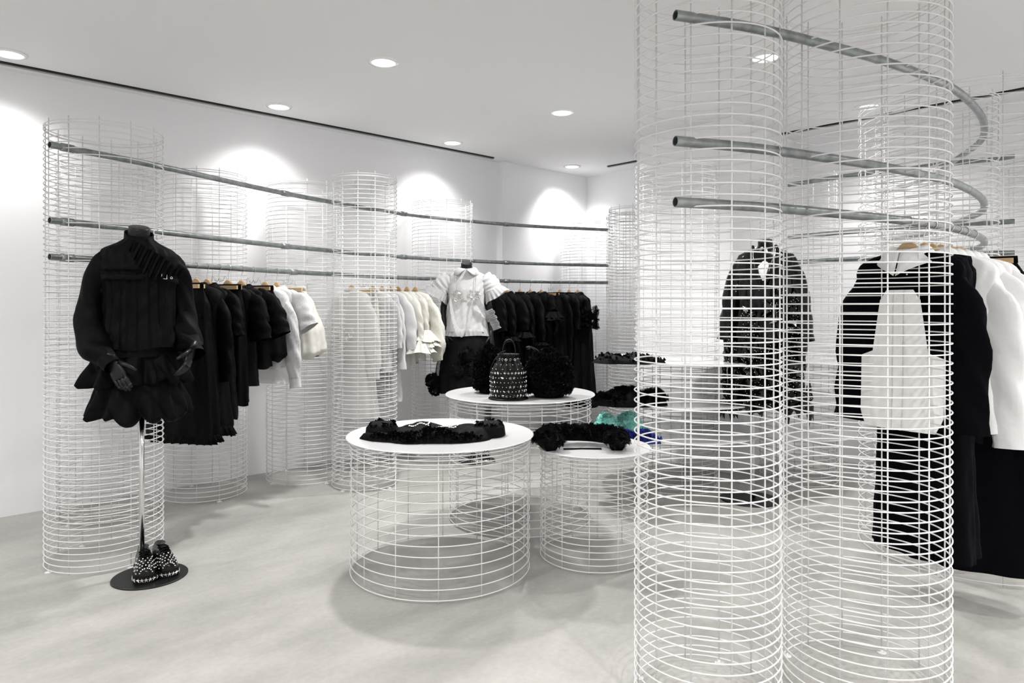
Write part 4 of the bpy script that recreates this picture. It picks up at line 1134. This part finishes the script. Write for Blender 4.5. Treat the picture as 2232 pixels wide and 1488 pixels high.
mb = MB(); mb.star((.235, .035, .004), (0, 0, 1), (0, 1, 0), .022, .001); mb.build('star_tag', M_WHITE, t, False)
# things on the round shelves
heap('folded_blouse', 'flat folded black top on the topmost shelf of the tulle tower', 'folded garment', 1368, 0, .954, .50, .26, .060, M_BLACK, 71, 0, 120, .016, d=4.66, grp=None)
t, pt = heap('folded_petticoat', 'fluffy black tulle garment on the middle shelf', 'folded garment', 1372, 0, .664, .50, .26, .110, M_BLACK, 72, 0, 600, .024, M_TULLE, d=4.66)
t, pt = heap('tulle_piece', 'mint green tulle piece on the lowest shelf', 'tulle garment', 1352, 0, .429, .38, .26, .160, M_MINT, 73, 0, 700, .022, M_MINT, d=4.72)
t, pt = heap('ruffled_piece', 'royal blue ruffled piece in front of the mint tulle', 'ruffled garment', 1384, 0, .429, .33, .12, .080, M_BLUE, 74, 0, 320, .022, M_BLUE, d=4.58)

# ---------------------------------------------------------------- studded bucket bag
bx, by = P(1108, 4.18); zt = .790
bag = thing('bucket_bag', 'black leather bucket bag with star studs and drawstring on the round table', 'bag', (bx, by, zt), facing(bx, by))
rng = random.Random(81); g = wob(rng, 4, 6, 9); rows = []
prof = [(.108, .004), (.110, .02), (.1095, .08), (.110, .138), (.105, .162), (.093, .188), (.077, .212), (.062, .232), (.057, .245), (.061, .262), (.064, .270), (.057, .268), (.045, .235), (.04, .20)]
for i, (r, z) in enumerate(prof):
    u = max(0, min(1, (z - .15) / .08)) if i < 11 else .9
    rows.append([((r + .010 * u * g(a)) * cos(a), (r + .010 * u * g(a)) * sin(a), z) for a in [2 * pi * k / 80 for k in range(80)]])
mb = MB(); mb.loft(rows, True, True, True); mb.build('pouch', M_LEATHER, bag)
mb = MB(); mb.lathe([(0, 0), (.119, 0), (.121, .004), (.119, .009), (.109, .012)], (0, 0, 0), 64); mb.build('base_rim', M_LEATHER, bag)
mb = MB()
for rrow in range(6):
    z = .028 + rrow * .0265
    for k in range(30):
        a = 2 * pi * (k + .5 * (rrow % 2)) / 30; r = .1105 if z < .15 else .106
        n = (cos(a), sin(a), 0); c = (r * cos(a), r * sin(a), z)
        if rng.random() < (.75 if rrow < 2 else .38): mb.star(c, n, (0, 0, 1), .0105, .004)
        else: mb.ball(c, .0034, 6, 4)
for k in range(26):
    a = 2 * pi * k / 26; mb.ball(((.095 - .017 * (k % 2) + .007 * g(a)) * cos(a), (.095 - .017 * (k % 2) + .007 * g(a)) * sin(a), .184 + .026 * (k % 2)), .0034, 6, 4)
mb.build('stud_pattern', M_SILVER, bag, False)
for k in range(8):
    a = -pi / 2 + (k - 3.5) * .42; rr = .060 + .010 * g(a); mb = MB(); n = Vector((cos(a), sin(a), .25)).normalized(); t_ = Vector((-sin(a), cos(a), 0)); b_ = n.cross(t_)
    c = Vector((rr * cos(a), rr * sin(a), .238)) + n * .002
    mb.tube([tuple(c + t_ * (.0062 * cos(q)) + b_ * (.0062 * sin(q))) for q in [2 * pi * j / 14 for j in range(14)]], .0022, 6, True); mb.build('eyelet', M_SILVER, bag)
mb = MB(); mb.tube([((.067 + .007 * sin(8 * a)) * cos(a), (.067 + .007 * sin(8 * a)) * sin(a), .238) for a in [2 * pi * k / 64 for k in range(64)]], .003, 6, True); mb.build('drawstring', M_LEATHER, bag)
mb = MB(); mb.tube(smooth_path([(-.030, .02, .235), (-.034, .02, .29), (-.022, .02, .335), (.004, .02, .350), (.030, .02, .335), (.042, .02, .29), (.040, .02, .235)], 8), .0095, 10, flat=(.3, (1, 0, 0))); mb.build('handle', M_LEATHER, bag)
mb = MB()
mb.tube(smooth_path([(-.02, -.03, .29), (-.055, -.055, .27), (-.062, -.085, .22), (-.03, -.112, .165), (.03, -.116, .10), (.085, -.082, .05), (.10, -.07, .02)], 8), .0032, 8)
mb.tube(smooth_path([(-.04, .0, .28), (-.085, -.04, .23), (-.108, -.045, .16), (-.085, -.082, .10), (-.02, -.117, .06), (.05, -.108, .02), (.09, -.095, .006)], 8), .0032, 8)
mb.build('shoulder_strap', M_LEATHER, bag)
# fluffy bags
def fluffy(label, px, d, w, dp, h, seed, strap):
    x, y = P(px, d); t = thing('fluffy_bag', label, 'bag', (x, y, .790), facing(x, y), 'fluffy black bags on the round table')
    rng = random.Random(seed); mb = MB(); rows = []; pts = []
    f = wob(rng, 4, 2, 5)
    for i in range(13):
        u = i / 12; z = h * (.004 + .99 * u); k = (max(0.03, 1 - (abs(2 * u - .85) / 1.15) ** 2.6)) ** .5 * (.92 if u < .1 else 1)
        rows.append([((w / 2) * k * (1 + .05 * f(a)) * cos(a), dp / 2 * k * (1 + .05 * f(a)) * sin(a), z) for a in [2 * pi * q / 40 for q in range(40)]])
    mb.loft(rows, True, True, True); mb.build('bag_shell', M_BLACK, t)
    fl = MB()
    for i in range(1, 13):
        for p in rows[i]:
            n = Vector((p[0] / w, p[1] / dp, (p[2] / h - .45) * 1.2))
            for _ in range(5):
                if p[2] > .03: pts.append(((p[0] + rng.uniform(-.01, .01), p[1] + rng.uniform(-.01, .01), p[2] + rng.uniform(-.012, .012)), n))
    petals_on(fl, pts, .020, rng, 1, 1.0); fl.build('fluffy_frills', M_TULLE, t)
    if strap:
        mb = MB(); mb.tube(smooth_path([(-.05, 0, h * .93), (-.085, -.01, h + .02), (-.125, -.02, h + .035), (-.12, -.03, h + .02)], 6), .013, 10, flat=(.25, (0, 0, 1))); mb.build('strap', M_LEATHER, t)
    mb = MB(); mb.tube([(w * .34, -dp * .36, h * .28), (w * .37, -dp * .33, h * .34), (w * .39, -dp * .31, h * .33)], .004, 6); mb.build('zip_puller', M_SILVER, t)
fluffy('big fluffy black bag with a loose strap beside the studded bucket bag', 1196, 4.26, .255, .21, .275, 91, True)
fluffy('smaller fluffy black bag half hidden behind the studded bucket bag', 1066, 4.46, .18, .16, .285, 92, False)
